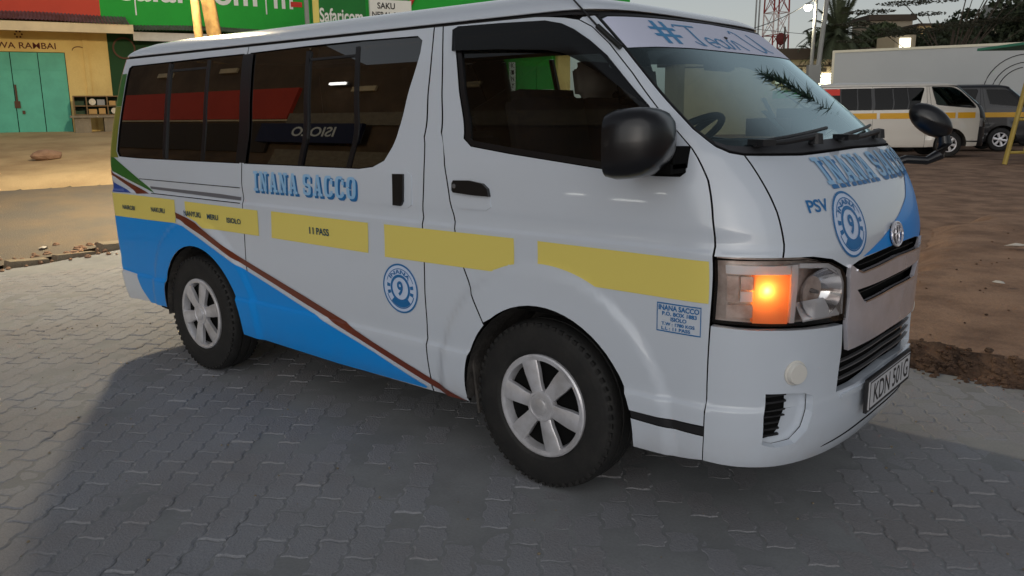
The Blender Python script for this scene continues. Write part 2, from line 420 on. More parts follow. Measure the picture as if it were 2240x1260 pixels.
def skin(name, outs, holes, m, parent, off=0.0, rim=.016, gap=.0036, g=.05, mirror=False, both=False, dens=None):
    """a panel of the body: outlines in (s, z); returns list of objects (near, far)"""
    O = [densify(shrink(chart(o), gap), dens or g) for o in outs]; H = [densify(shrink(chart(h), -gap if gap else 0), dens or g) for h in holes]
    V, T = tess(O, H, mk_grid(O, g, H))
    P = []; N = []
    for x, z in V:
        p, n = FN(im(x), z, off); P.append(p); N.append(n)
    P = np.array(P); N = np.array(N); Fc = [tuple(t) for t in T]; nt_ = len(Fc); dark = bool(gap >= .003 and rim)
    if rim:
        be = boundary(T)
        for a, b in be:
            k = len(P); q = np.array([P[a], P[b], P[b]-N[b]*rim, P[a]-N[a]*rim])
            t = q[1]-q[0]; nn = np.cross(t, N[a]); nn /= np.linalg.norm(nn)+1e-12
            P = np.vstack([P, q]); N = np.vstack([N, [nn]*4]); Fc.append((k+1, k, k+3, k+2))
    res = []
    def fin(me):
        if dark:
            me.materials.append(MATS['black_flat'])
            for i_ in range(nt_, len(me.polygons)): me.polygons[i_].material_index = 1
        return me
    if not mirror: res.append(put(name, fin(mesh(name, P, Fc, m, normals=N)), parent))
    if mirror or both:
        P2 = P*np.array([1, -1, 1]); N2 = N*np.array([1, -1, 1])
        res.append(put(name, fin(mesh(name, P2, [f[::-1] for f in Fc], m, normals=N2)), parent))
    return res
def decal(name, outs, m, parent, off=.0024, g=.032, union=False, **kw):
    O = [densify(chart(o), g) for o in outs]; V, T = tess(O, (), mk_grid(O, g), union)
    PN = [FN(im(x), z, off) for x, z in V]
    return put(name, mesh(name, [p for p, _ in PN], T, m, normals=[n for _, n in PN]), parent, **kw)
def map_text(name, VT, quad_sz, m, parent, off=.0024):
    """flat lettering wrapped on the body; quad_sz: lower-left, lower-right, upper-right, upper-left in (s,z)"""
    V, T = VT[0], VT[1]
    if isinstance(quad_sz[0], str):
        _, x0, x1, z0, z1 = quad_sz; Q = [(sx(x0+(x1-x0)*u, z0+(z1-z0)*v), z0+(z1-z0)*v) for u, v in V]
    else:
        a, b, c, d = [np.array(q, float) for q in quad_sz]; Q = [(a*(1-u)+b*u)*(1-v)+(d*(1-u)+c*u)*v for u, v in V]
    PN = [FN(s, z, off) for s, z in Q]
    return put(name, mesh(name, [p for p, _ in PN], T, m, normals=[n for _, n in PN]), parent)
def xz(pts): return [(sx(x, z), z) for x, z in pts]
def yz(pts): return [(sy(y, z), z) for y, z in pts]
def mirror_front(path):
    return list(path) + [(2-s, z) for s, z in reversed(path) if s < .9995]
def arc_xz(c, r, a0, a1, n=14): return [(c[0]+r*math.cos(a0+(a1-a0)*k/n), c[1]+r*math.sin(a0+(a1-a0)*k/n)) for k in range(n+1)]

SLIDE_GAP = [(-.641,1.852),(-.632,1.398),(-.628,1.09),(-.624,.733),(-.623,.344),(-.630,.268)]
BDOOR_GAP = [(-.589,1.852),(-.552,1.584),(-.532,1.417),(-.50,1.288),(-.463,1.139),(-.41,.916),(-.348,.788),(-.276,.650)]
SEAM = [(-2.02,1.852),(-2.009,1.503),(-2.003,1.147),(-1.997,.978),(-2.009,.754),(-2.012,.653),(-2.016,.50),(-2.022,.285)]
DOOR_FRONT = [(.038,1.846),(.119,1.838),(.178,1.826),(.212,1.796),(.222,1.731),(.21,1.623),(.172,1.461),(.169,1.343),(.168,1.271),(.141,1.147),(.127,1.029),(.119,.814),(.110,.489),(.108,.432)]  # s,z
WIN_DOOR = [(-.142,1.826),(-.130,1.838),(-.063,1.834),(.011,1.827),(.08,1.812),(.118,1.788),(.150,1.745),(.168,1.69),(.155,1.517),(.132,1.461),(.113,1.385),(.113,1.329),(.104,1.298),(.078,1.283),(-.002,1.282),(-.058,1.299),(-.16,1.341),(-.210,1.366),(-.216,1.394),(-.195,1.516),(-.157,1.74)]
VISOR_LOW = [(-.154,1.742),(-.088,1.734),(-.024,1.719),(-.006,1.703),(.022,1.673),(.085,1.616),(.152,1.512)]
WIN_Q = xz([(-3.33,1.79),(-3.30,1.803),(-2.87,1.806),(-2.41,1.811),(-2.055,1.812),(-2.030,1.70),(-2.024,1.251),(-2.50,1.250),(-3.15,1.250),(-3.38,1.255),(-3.41,1.285),(-3.375,1.57)])
WIN_M = xz([(-1.995,1.813),(-1.558,1.820),(-1.142,1.822),(-.735,1.817),(-.708,1.80),(-.712,1.75),(-.754,1.608),(-.797,1.435),(-.829,1.357),(-.877,1.296),(-.952,1.266),(-1.045,1.255),(-1.477,1.254),(-1.975,1.251),(-1.978,1.70)])
HEADLIGHT = [(.128,1.02),(.229,1.02),(.333,1.018),(.441,1.013),(.522,.995),(.573,.969),(.605,.932),(.617,.857),(.620,.776),(.453,.787),(.316,.794),(.206,.801),(.121,.803)]
HOOD_GAP = [(.325,1.351),(.330,1.291),(.337,1.219),(.341,1.168),(.340,1.117),(.337,1.066),(.333,1.021)]
WS_SIDE = [(.269,1.833),(.265,1.713),(.243,1.528),(.238,1.435),(.256,1.378),(.282,1.360),(.325,1.351)]
FOG = [(.294,.559),(.374,.554),(.433,.546),(.47,.529),(.473,.476),(.452,.414),(.408,.374),(.339,.368),(.292,.382)]
FOG_SLAT = [(.296,.554),(.374,.550),(.377,.493),(.354,.423),(.337,.396),(.294,.386)]
GR_LOW = yz([(-.425,.655),(-.432,.530),(-.30,.531),(-.18,.540),(0,.548)])

def ell(cy, cz, ry, rz, n=28): return [(cy+ry*math.cos(2*math.pi*k/n), cz+rz*math.sin(2*math.pi*k/n)) for k in range(n)]
def make_wheel(parent, pos, face, lod=0, spin=0.0):
    """face -1: outer face looks to -y"""
    root = put('wheel', None, parent); root.location = pos; root.empty_display_size = .1; root.rotation_euler = (0, spin, 0)
    if face > 0: root.rotation_euler = (0, 0, math.pi)
    r = .3465; tw = .195
    prof = [(.20, -.075), (.225, -.093), (.232, -.0955), (.240, -.0945), (.262, -.0985), (.268, -.0970), (.290, -.0985), (.296, -.0965), (.315, -.094), (.334, -.085), (.343, -.070), (.3465, -.05), (.3465, -.034), (.338, -.032), (.338, -.024), (.3465, -.022), (.3465, .022), (.338, .024), (.338, .032), (.3465, .034), (.3465, .05), (.343, .07), (.334, .085), (.315, .094), (.27, .0975), (.225, .093), (.20, .075)]
    mb = MB().lathe(prof, 72 if lod == 0 else 28, 'y', closed=True)
    if lod == 0:
        for k in range(58):                       # shoulder lugs
            th = 2*math.pi*k/58
            for sd_ in (-1, 1):
                mb.box((.3295*math.cos(th), sd_*.081, .3295*math.sin(th)), (.015, .022, .019), ry=-th+.12*sd_)
    mb.build('tyre', 'rubber', root, smooth=True)
    # hub cover: rim ring, six spokes, cap
    oy = -.097
    mb = MB().lathe([(.212, -.070), (.211, oy+.004), (.204, oy), (.188, oy+.003), (.182, oy+.018), (.178, -.05)], 56 if lod == 0 else 24)
    ns = 6
    for k in range(ns):
        th = 2*math.pi*k/ns + .16
        c, s_ = math.cos(th), math.sin(th); w0, w1 = .030, .037
        def pt(rad, t, y): return (rad*c - t*s_, y, rad*s_ + t*c)
        sec = [(.045, w0*.9, -.094), (.09, w0, -.097), (.14, w1, -.096), (.188, w1*1.06, oy+.002)]
        vs = []; fs = []
        for rad, hw, y in sec:
            vs += [pt(rad, -hw, y+.022), pt(rad, -hw, y+.004), pt(rad, -hw+.006, y), pt(rad, hw-.006, y), pt(rad, hw, y+.004), pt(rad, hw, y+.022)]
        for i in range(len(sec)-1):
            for j in range(5): fs.append((i*6+j, i*6+j+1, (i+1)*6+j+1, (i+1)*6+j))
        mb.add(vs, fs)
    mb.lathe([(.0005, -.108), (.028, -.107), (.034, -.104), (.036, -.098), (.050, -.097), (.052, -.100), (.062, -.099), (.066, -.092), (.066, -.07)], 32)
    mb.build('hub_cover', 'hub_silver', root, smooth=True)
    MB().lathe([(.0005, -.058), (.19, -.058), (.195, -.03), (.2, .06)], 32).build('brake_backing', 'black_flat', root)
    return root

def build_van(name, label, cat, loc, rz, pal, hero=False, group=None):
    g = .026 if hero else .16
    root = empty(name, loc, rz, label, cat, group)
    W_, TR, BMP = pal['body'], 'black_trim', pal.get('bumper', pal['body']); NO = pal.get('nose', W_)
    S = lambda *a, **k: skin(*a, **{**dict(g=g, dens=(.03 if hero else .09), both=True), **k})
    def archpts(i, a0, a1): return arc_xz(ARCH[i], ARCH_R, a0, a1, 20 if hero else 10)
    # --- rear quarter (side, rear corner, rear end to the centre line)
    c = ARCH[1]
    def ang(x, z, i): return math.atan2(z-ARCH[i][1], x-ARCH[i][0])
    zb = .300; x_b = ARCH[1][0]+math.sqrt(ARCH_R**2-(zb-.345)**2); x_a = ARCH[1][0]-math.sqrt(ARCH_R**2-(.335-.345)**2)
    rq = [(-2, 1.852)] + [(-1.4, 1.852), (-1, 1.852)] + xz(SEAM[:-1]) + xz([(-2.022, .296), (x_b, zb)]) + xz(archpts(1, ang(x_b, zb, 1), math.pi+math.asin(.01/ARCH_R))) + xz([(x_a-.1, .338), (-3.3, .330)]) + [(-1, .322), (-1.4, .315), (-2, .315)]
    S('rear_quarter_panel', [rq], [WIN_Q], W_, root)
    # --- sliding door, with its windows and handle
    sd_ = xz(SLIDE_GAP[:-1]) + xz([(-.63, .268), (-1.3, .272), (-2.018, .290)]) + xz(SEAM[::-1][1:])
    slide = S('sliding_door', [sd_], [WIN_M], W_, root)
    # --- centre pillar down to the sill
    a0 = ang(-.276, .650, 0); zf = .275; xq = ARCH[0][0]-math.sqrt(ARCH_R**2-(zf-.345)**2)
    bp = xz(SLIDE_GAP[:-1]) + xz([(-.628, .268), (xq, zf)]) + xz(archpts(0, math.pi+math.asin((.345-zf)/ARCH_R), math.pi-(math.pi-a0))) + xz(BDOOR_GAP[::-1])
    S('pillar_panel', [bp], [], W_, root)
    # --- front door
    xd = ARCH[0][0]+math.sqrt(ARCH_R**2-(.432-.345)**2)
    fd = xz(BDOOR_GAP) + xz(archpts(0, a0, ang(xd, .432, 0)))[1:] + DOOR_FRONT[::-1] + xz([(-.10, 1.851), (-.35, 1.852)])
    door = S('front_door', [fd], [WIN_DOOR], W_, root)
    # --- step panel under the door, ahead of the wheel
    xs_ = ARCH[0][0]+math.sqrt(ARCH_R**2-(.412-.345)**2); xs2 = ARCH[0][0]+math.sqrt(ARCH_R**2-(.29-.345)**2)
    S('step_panel', [xz(archpts(0, ang(xs_, .408, 0), ang(xs2, .285, 0))) + [(.02, .288), (.104, .300), (.108, .400)]], [], W_, root)
    S('step_strip', [xz([(xd+.004, .434), (xs_+.006, .406)]) + [(.110, .398), (.110, .428)]], [], 'black_trim', root, off=-.004, gap=0)
    # --- front fender with the windscreen pillar
    i9 = 9
    fen = DOOR_FRONT[2:11][::-1] + [(.205, 1.836), (.265, 1.840)] + WS_SIDE + HOOD_GAP[1:] + [(.229, 1.024), (.128, 1.024)]
    S('front_fender', [fen], [], NO, root)
    # --- bonnet
    hood = [(.325, 1.351)] + HOOD_GAP[1:] + [(.441, 1.017), (.526, 1.000), (.578, .974), (.612, .958)] + yz([(-.36, .974), (-.30, .981), (-.16, .986), (0, .988)])
    hood = mirror_front(hood) + [(1.435, 1.343), (1.0, 1.349), (.565, 1.343)]
    bonnet = S('bonnet', [hood], [], NO, root, both=False)[0]
    # --- bumper with openings
    bt = [(.121, .796), (.206, .790), (.317, .785), (.454, .775), (.606, .766), (.612, .70)] + yz([(-.425, .66)])
    bl = yz([(-.425, .655), (-.440, .522), (-.30, .522), (-.18, .531), (0, .539)])
    bo = [(.102, .300), (.2, .292), (.35, .284), (.6, .282), (1, .284)]
    bump = mirror_front([(.118, .796)] + bt[1:] + bl[1:]) ; low = mirror_front(bo)
    bump = bump + low[::-1]
    S('front_bumper', [bump], [FOG, [(2-s, z) for s, z in FOG[::-1]]], BMP, root, both=False, rim=.03, gap=.0029)
    for sgn in (0, 1):
        mf = (lambda p: p) if sgn == 0 else (lambda p: [(2-s, z) for s, z in p[::-1]])
        S('fog_recess', [mf(FOG)], [], BMP if hero else 'black_trim', root, both=False, off=-.034, rim=.0, gap=-.004, g=.02 if hero else .1, dens=.015)
        fg = S('fog_grille', [mf(FOG_SLAT)], [], 'black_flat', root, both=False, off=-.026, rim=.008, g=.02 if hero else .1, dens=.015)[0]
        if hero:
            for k in range(7):
                zz = .402+k*.0235; sl = [(.300, zz), (.300, zz+.007), (.372 if zz > .46 else .352, zz+.007+.004), (.372 if zz > .46 else .352, zz+.004)]
                S('slat', [mf(sl)], [], 'black_trim', fg, both=False, off=-.014, rim=.010, gap=0, dens=.012)
    # --- grille
    gp = put('grille', None, root)
    gb = mirror_front([(.600, .975), (.606, .93), (.617, .856), (.614, .766)] + yz([(-.425, .66), (-.436, .525), (-.30, .525), (-.18, .534), (0, .542)])) + yz([(.30, .992), (0, .975), (-.30, .992)])
    S('grille_backing', [gb], [], 'black_flat', gp, both=False, off=-.035, rim=0, gap=0)
    slot2 = mirror_front(yz([(0, .878), (-.371, .878), (-.306, .826), (0, .832)]))
    chrome = mirror_front(yz([(0, .951), (-.345, .940), (-.385, .954), (-.425, .975), (-.432, .93), (-.418, .856), (-.424, .766), (-.40, .664), (0, .668)]))
    S('chrome_surround', [chrome], [slot2], 'chrome' if hero else 'steel_grey', gp, both=False, off=.010, rim=.016, gap=.001)
    if hero:
        for pp in ([(0, .950), (-.345, .939), (-.384, .953), (-.386, .947), (-.345, .933), (0, .944)], [(0, .833), (-.302, .827), (-.300, .821), (0, .826)]):
            S('highlight_strip', [mirror_front(yz(pp))], [], 'mirror_chrome', gp, both=False, off=.0135, rim=.006, gap=0, dens=.02)  # bright mirror strips added as highlights along the slot edges
        for zz in (.556, .588, .620):
            S('grille_bar', [mirror_front(yz([(0, zz+.013), (-.415, zz+.004), (-.417, zz), (0, zz+.008)]))], [], 'steel_grey', gp, both=False, off=-.006, rim=.014, gap=0)
        S('grille_bar', [mirror_front(yz([(0, .860), (-.345, .855), (-.343, .852), (0, .857)]))], [], 'black_trim', gp, both=False, off=-.012, rim=.012, gap=0)
        S('grille_bar', [mirror_front(yz([(0, .968), (-.33, .959), (-.33, .957), (0, .966)]))], [], 'black_trim', gp, both=False, off=-.010, rim=.012, gap=0)
    # maker's emblem: outer ring and two crossing ovals
    em = put('emblem', None, root); mb = MB()
    for ry, rz_, tz in ((.064, .043, 0), (.019, .038, 0), (.046, .016, .017)):
        pts = []
        for k in range(33):
            th = 2*math.pi*k/32; y, z = ry*math.cos(th), 1.030+tz+rz_*math.sin(th); p, n = FN(sy(y, z), z, .012); pts.append(p)
        mb.tube(pts,   .0050 if ry > .06 else .0038, 6, cap=False)
    mb.build('emblem_ring', 'chrome', em, smooth=True)
    S('emblem_plate', [yz(ell(0, 1.030, .060, .040, 20))], [], 'black_gloss', em, both=False, off=.006, rim=.006, gap=0)
    # --- headlights
    for sgn in (0, 1):
        mf = (lambda p: p) if sgn == 0 else (lambda p: [(2-s, z) for s, z in p[::-1]])
        hl = put('headlight', None, root)
        S('lamp_housing', [mf(HEADLIGHT)], [], 'chrome_dark' if hero else 'hub_silver', hl, both=False, off=-.055, rim=0, gap=-.004)
        S('lamp_lens', [mf(HEADLIGHT)], [], 'glass_lens', hl, both=False, off=.002, rim=.045, gap=.003)
        if hero:
            q = lambda a, b, c, d: [(a, b), (c, b), (c, d), (a, d)]
            S('indicator_lens', [mf([(.246, .806), (.364, .798), (.364, .964), (.244, .968)])], [], 'amber', hl, both=False, off=-.016, rim=.03, gap=0, dens=.02)
            S('indicator_bulb', [mf(ell(.288, .915, .014, .018, 14))], [], 'amber_hot', hl, both=False, off=-.034, rim=.010, gap=0)
            ip, _n = FN(.288 if sgn == 0 else 2-.288, .915, -.024); li = bpy.data.lights.new('indicator_light', 'POINT'); li.energy = .075; li.color = (1, .72, .42); li.shadow_soft_size = .012; lio = bpy.data.objects.new('indicator_light', li); COL.objects.link(lio); lio.location = ip; lio.parent = hl
            S('reflector_strip', [mf([(.160, .972), (.365, .966), (.365, .996), (.160, 1.000)])], [], 'lamp_silver', hl, both=False, off=-.012, rim=.04, gap=0)
            S('side_reflector', [mf(q(.205, .918, .250, .962))], [], 'chrome_dark', hl, both=False, off=-.018, rim=.03, gap=0)
            S('side_reflector', [mf(q(.205, .876, .250, .910))], [], 'lamp_silver', hl, both=False, off=-.026, rim=.02, gap=0)
            S('side_reflector', [mf(q(.162, .822, .250, .866))], [], 'chrome_dark', hl, both=False, off=-.020, rim=.03, gap=0)
            S('side_reflector', [mf(q(.162, .876, .198, .962))], [], 'chrome_dark', hl, both=False, off=-.022, rim=.03, gap=0)
            S('lamp_divider', [mf([(.366, .802), (.384, .801), (.390, .998), (.368, .998)])], [], 'lamp_silver', hl, both=False, off=-.008, rim=.045, gap=0)
            S('lamp_surround', [mf([(.395, .985), (.51, .975), (.565, .945), (.592, .90), (.602, .80), (.610, .80), (.604, .91), (.576, .96), (.516, .99), (.395, 1.002)])], [], 'lamp_silver', hl, both=False, off=-.008, rim=.045, gap=0)
            # reflector bowl of the main beam, with the bright shelf under the bulb
            p, n = FN(.495 if sgn == 0 else 1.505, .890, -.008); n = Vector(n); X_ = Vector((0, 0, 1)).cross(n).normalized(); Z_ = n.cross(X_)
            vs = []; fs = []; rings = [(.004, -.066), (.024, -.062), (.045, -.052), (.064, -.036), (.080, -.016), (.090, .0)]
            for rad, dep in rings:
                for k in range(28):
                    th = 2*math.pi*k/28; vs.append(tuple(Vector(p)+X_*rad*1.12*math.cos(th)+Z_*rad*.98*math.sin(th)+n*dep))
            for i in range(len(rings)-1):
                for k in range(28): fs.append((i*28+k, i*28+(k+1) % 28, (i+1)*28+(k+1) % 28, (i+1)*28+k))
            fs.append(tuple(range(28))); MB().add(vs, fs).build('main_reflector', 'mirror_chrome', hl, smooth=True)
            sh = [Vector(p)+X_*a_+Z_*b_+n*c_ for a_, b_, c_ in ((-.088, -.030, -.040), (.088, -.030, -.040), (.094, -.082, .002), (-.094, -.082, .002))]
            MB().add([tuple(v) for v in sh]+[tuple(v-Z_*.006) for v in sh], [(0, 1, 2, 3), (4, 7, 6, 5), (0, 4, 5, 1), (1, 5, 6, 2), (2, 6, 7, 3), (3, 7, 4, 0)]).build('beam_shelf', 'lamp_silver', hl)
            MB().tube([Vector(p)-n*.06, Vector(p)-n*.018], [.009, .006], 10).build('bulb', 'steel_grey', hl)
    # --- windscreen, its black surround and cowl
    gl = mirror_front([(1.0, 1.850), (.7, 1.845), (.315, 1.838), (.280, 1.828), (.276, 1.713), (.256, 1.528), (.251, 1.435), (.268, 1.400), (.296, 1.384), (.364, 1.378), (.536, 1.383), (1, 1.389)])
    S('windscreen', [gl], [], 'glass_screen', root, both=False, off=-.004, rim=0, gap=0, g=min(g, .08))
    sur = mirror_front([(1, 1.860), (.7, 1.855), (.315, 1.849), (.272, 1.838), (.268, 1.713), (.247, 1.528), (.242, 1.435), (.259, 1.382), (.284, 1.364), (.327, 1.354), (.565, 1.347), (1, 1.353)])
    S('windscreen_seal', [sur], [gl], 'black_trim', root, both=False, off=-.002, rim=.012, gap=.001)
    # --- wheel arches, floor pan
    for i in (0, 1):
        for sgn in (-1, 1):
            vs = []; fs = []; n = 20
            for k in range(n+1):
                th = -.12+ (math.pi+.24)*k/n; x = ARCH[i][0]+(ARCH_R+.001)*math.cos(th); z = ARCH[i][1]+(ARCH_R+.001)*math.sin(th)
                vs += [(x, sgn*.838, z), (x, sgn*.50, z)]
            for k in range(n): fs.append((2*k, 2*k+1, 2*k+3, 2*k+2))
            fs.append(tuple(range(1, 2*n+3, 2)))
            put('wheel_arch', mesh('wheel_arch', vs, fs, 'liner', smooth=False), root)
    MB().box((-1.3, 0, .37), (4.4, 1.02, .16)).box((-1.27, 0, .40), (1.65, 1.58, .20)).box((-3.2, 0, .42), (.55, 1.5, .16)).box((.68, 0, .40), (.36, 1.10, .14)).build('underbody', 'black_flat', root)
    for wx in (0, -2.57):
        make_wheel(root, (wx, -.7325, .3465), -1, 0 if hero else 1, spin=.35 if wx == 0 else -.1)
        make_wheel(root, (wx, .7325, .3465), 1, 1)
    # --- roof: gutter groove and shell
    gr = [(-2, 1.848), (-1, 1.848), (0, 1.848), (1, 1.852), (1, 1.864), (0, 1.864), (-1, 1.864), (-2, 1.864)]
    S('roof_gutter', [gr], [], 'black_trim', root, off=-.010, rim=0, gap=0)
    ring = [(-2+.1*k) for k in range(10)] + [(-1+.05*k) for k in range(20)] + [.05*k for k in range(21)]
    full = [F(s, 1.865) for s in ring]; full = full + [(p[0], -p[1], p[2]) for p in full[::-1][1:-1]]
    vs = []; n = len(full); ks = [1.0, .999, .99, .97, .94, .88, .78, .62, .4, .15, .0]; cx = -1.62
    vs += [(p[0], p[1]*1.0, 1.861) for p in full]
    for k in ks:
        zz = 1.862+.112*(1-k**5)**.62 if k > 0 else 1.974
        vs += [(cx+(p[0]-cx)*(1.004 if k == 1 else k*1.004), p[1]*k*1.010, zz) for p in full]
    fs = []
    for i in range(len(ks)):
        for j in range(n): fs.append((i*n+j, i*n+(j+1) % n, (i+1)*n+(j+1) % n, (i+1)*n+j))
    me = mesh('roof', vs, fs, pal.get('roof', W_), smooth=True); rf = put('roof', me, root)
    bm = bmesh.new(); bm.from_mesh(me); bmesh.ops.recalc_face_normals(bm, faces=bm.faces); bm.to_mesh(me); bm.free()
    # --- windows
    tint = pal.get('tint', 'glass_tint')
    def xline(x, za, zb_, w_): return xz([(x-w_, za), (x+w_, za), (x+w_, zb_), (x-w_, zb_)])
    def paneq(xa, xb): return (xa, xb)
    qb = [-3.45, -2.825, -2.40, -1.9]; mb_ = [-2.05, -1.498, -1.125, -.6]
    def clip(poly_xz, xa, xb):
        out = poly_xz
        for val, sgn in ((xa, 1), (xb, -1)):
            res = []
            for i in range(len(out)):
                p, q = out[i-1], out[i]; dp, dq = sgn*(p[0]-val), sgn*(q[0]-val)
                if dp*dq < 0: t = dp/(dp-dq); res.append((p[0]+(q[0]-p[0])*t, p[1]+(q[1]-p[1])*t))
                if dq >= 0: res.append(q)
            out = res
        return out
    wq = [F(s, z) for s, z in WIN_Q]; wq = [(p[0], p[2]) for p in wq]; wm = [F(s, z) for s, z in WIN_M]; wm = [(p[0], p[2]) for p in wm]
    for side in (0, 1):
        par_m = slide[side]
        for src, bars, par in ((wq, qb, root), (wm, mb_, par_m)):
            for i in range(3):
                pp = clip(src, bars[i]+.002, bars[i+1]-.002)
                S('window_pane', [xz(pp)], [], tint, par, both=False, mirror=bool(side), off=-.007 if i != 1 else -.013, rim=0, gap=.001)
            for x in bars[1:3]:
                S('window_divider', [xz([(x-.016, 1.254), (x+.016, 1.254), (x+.006, 1.80), (x-.020, 1.80)])], [], 'black_gloss', par, both=False, mirror=bool(side), off=-.003, rim=.02, gap=0)
            if hero and side == 0:
                x0, x1 = bars[1]+.02, bars[2]-.02
                S('window_frame', [xz([(x0, 1.755), (x1, 1.757), (x1, 1.767), (x0, 1.765)])], [], 'black_trim', par, both=False, off=-.006, rim=.01, gap=0)
        S('window_pillar', [xz([(-2.052, 1.252), (-1.962, 1.252), (-1.970, 1.812), (-2.062, 1.811)])], [], 'black_gloss', root, both=False, mirror=bool(side), off=.0025, rim=.003, gap=0)
        fr = shrink(chart(WIN_DOOR), .024); fr = [(im(a), b) for a, b in fr]
        S('window_seal', [WIN_DOOR], [fr], 'black_gloss', door[side], both=False, mirror=bool(side), off=-.004, rim=.012, gap=.0005)
        S('window_pane', [fr], [], 'glass_clear' if not pal.get('front_tint') else pal['front_tint'], door[side], both=False, mirror=bool(side), off=-.012, rim=0, gap=-.003)
        vis = [WIN_DOOR[0]] + WIN_DOOR[1:9] + VISOR_LOW[::-1] + [(-.160, 1.742)]
        if hero:
            S('rain_visor', [vis], [], 'glass_smoke', door[side], both=False, mirror=bool(side), off=.016, rim=.014, gap=0)
    # --- dark inner skin behind the panel gaps
    fa = xz(arc_xz(ARCH[0], ARCH_R+.01, math.pi+.10, -.10, 16)); ra = xz(arc_xz(ARCH[1], ARCH_R+.01, math.pi+.10, -.10, 16))
    shell = [(-2, .34), (-1, .34)] + ra + fa + [(.105, .31), (.118, 1.02), (.16, 1.30), (.235, 1.40), (.240, 1.52), (.26, 1.70), (.262, 1.85), (0, 1.86), (-1, 1.86), (-2, 1.86)]
    S('inner_skin', [shell], [WIN_Q, WIN_M, WIN_DOOR], pal.get('inner', 'black_flat'), root, off=-.022, rim=0, gap=0, g=.15)
    S('inner_skin', [mirror_front([(.112, 1.30), (.112, .31), (1, .30)]) + [(1.70, 1.345), (1, 1.345), (.30, 1.345)]], [], 'black_flat', root, both=False, off=-.08, rim=0, gap=0, g=.15)
    return root, slide, door, bonnet
# ------------------------------------------------------------------ the white minibus in front
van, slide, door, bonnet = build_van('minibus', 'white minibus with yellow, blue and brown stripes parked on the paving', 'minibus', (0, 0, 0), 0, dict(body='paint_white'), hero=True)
for o in slide[1].children:                       # far side: untinted, seen through from the driver's window
    if o.name.startswith('window_pane'): o.data.materials[0] = M_('glass_clear')
# livery on the near side -------------------------------------------------
def arcp(a0, a1, r=.583): return arc_xz(ARCH[0], r, a0, a1, 12)
zb = .870
an = lambda x, z: math.atan2(z-ARCH[0][1], x-ARCH[0][0])
Y = [[(-1.05, 1.020)] + xz([(-3.2, 1.020), (-2.709, 1.018), (-2.716, .880), (-3.2, .872)]) + [(-1.05, .870)],
     xz([(-2.594, 1.016), (-1.858, 1.011), (-1.862, .876), (-2.40, .876), (-2.47, .905), (-2.594, .930)]),
     xz([(-1.735, 1.015), (-.978, 1.012), (-.986, .872), (-1.748, .876)]),
     xz([(-.868, 1.014), (-.111, 1.016)] + arcp(an(-.111, .913), an(-.231, .871)) + [(-.873, .866)]),
     xz([(.007, 1.016), (.40, 1.013)]) + [(.113, 1.010), (.111, .868)] + xz(arcp(an(.270, .868), an(.007, .928)))]
stripes = [decal('yellow_stripe', [p], 'paint_yellow', van) for p in Y]
UP = [(-2.713, .945), (-2.479, .900), (-2.101, .755), (-1.47, .588), (-1.187, .510), (-.985, .445), (-.61, .338), (-.40, .282)]
LO = [(-2.706, .911), (-2.613, .893), (-2.40, .830), (-2.096, .723), (-1.477, .549), (-1.095, .446), (-.988, .415), (-.613, .305), (-.52, .281)]
BU = [(-2.716, .878), (-2.62, .872), (-2.40, .800), (-2.096, .698), (-1.485, .524), (-1.094, .423), (-.99, .394), (-.66, .290)]
rr = arc_xz(ARCH[1], ARCH_R+.003, math.asin(-.035/ARCH_R), math.pi+.02, 24)
decal('brown_stripe', [xz(UP + LO[::-1])], 'paint_brown', van, off=.0046, g=.022)
blue_r = [(-1.10, .868)] + xz(BU[:2]) + xz(arc_xz(ARCH[1], ARCH_R+.003, an(0, 0)*0+1.85, math.pi+.01, 16)) + xz([(-2.95, .340), (-3.18, .334), (-3.27, .42), (-3.30, .50)]) + [(-1.10, .520)]
a_s = math.atan2(.872-.345, -2.62+2.515)
blue_r = [(-1.10, .868)] + xz(BU[:2]) + xz(arc_xz(ARCH[1], ARCH_R+.003, 1.772, math.pi+.01, 18)) + xz([(-2.95, .342), (-3.16, .336), (-3.25, .42), (-3.29, .505)]) + [(-1.10, .530)]
blue_m = xz(BU[1:]) + xz([(-.67, .280), (-1.3, .277), (-2.0, .296), (-2.105, .302)]) + xz(arc_xz(ARCH[1], ARCH_R+.003, -.095, 1.772, 18))
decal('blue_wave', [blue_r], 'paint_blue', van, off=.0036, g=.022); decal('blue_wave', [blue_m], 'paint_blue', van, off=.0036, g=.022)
decal('green_flash', [xz([(-3.452, 1.245), (-3.069, 1.095), (-2.953, 1.042), (-3.142, 1.082)]) + [(-1.03, 1.185), (-1.03, 1.250)]], 'paint_green', van)
decal('brown_flash', [[(-1.03, 1.176)] + xz([(-3.21, 1.080), (-3.014, 1.037), (-3.168, 1.030), (-3.46, 1.126)]) + [(-1.03, 1.135)]], 'paint_brown', van)
decal('blue_flash', [[(-1.02, 1.100)] + xz([(-3.282, 1.042), (-3.241, 1.031), (-3.44, 1.027)]) + [(-1.02, 1.027)]], 'paint_navy', van)
decal('grey_stripe', [xz([(-3.01, 1.083), (-2.23, 1.077), (-2.02, 1.070), (-2.02, 1.052), (-2.23, 1.054), (-3.0, 1.067)])], 'paint_grey', van, off=.0022)
decal('rear_wrap', [xz([(-3.385, 1.56), (-3.420, 1.285), (-3.39, 1.246)]) + [(-1.42, 1.24), (-1.42, 1.56)]], 'paint_olive', van)
decal('rear_wrap', [xz([(-3.348, 1.76), (-3.384, 1.562)]) + [(-1.42, 1.562), (-1.42, 1.76)]], 'paint_green', van, off=.0022)
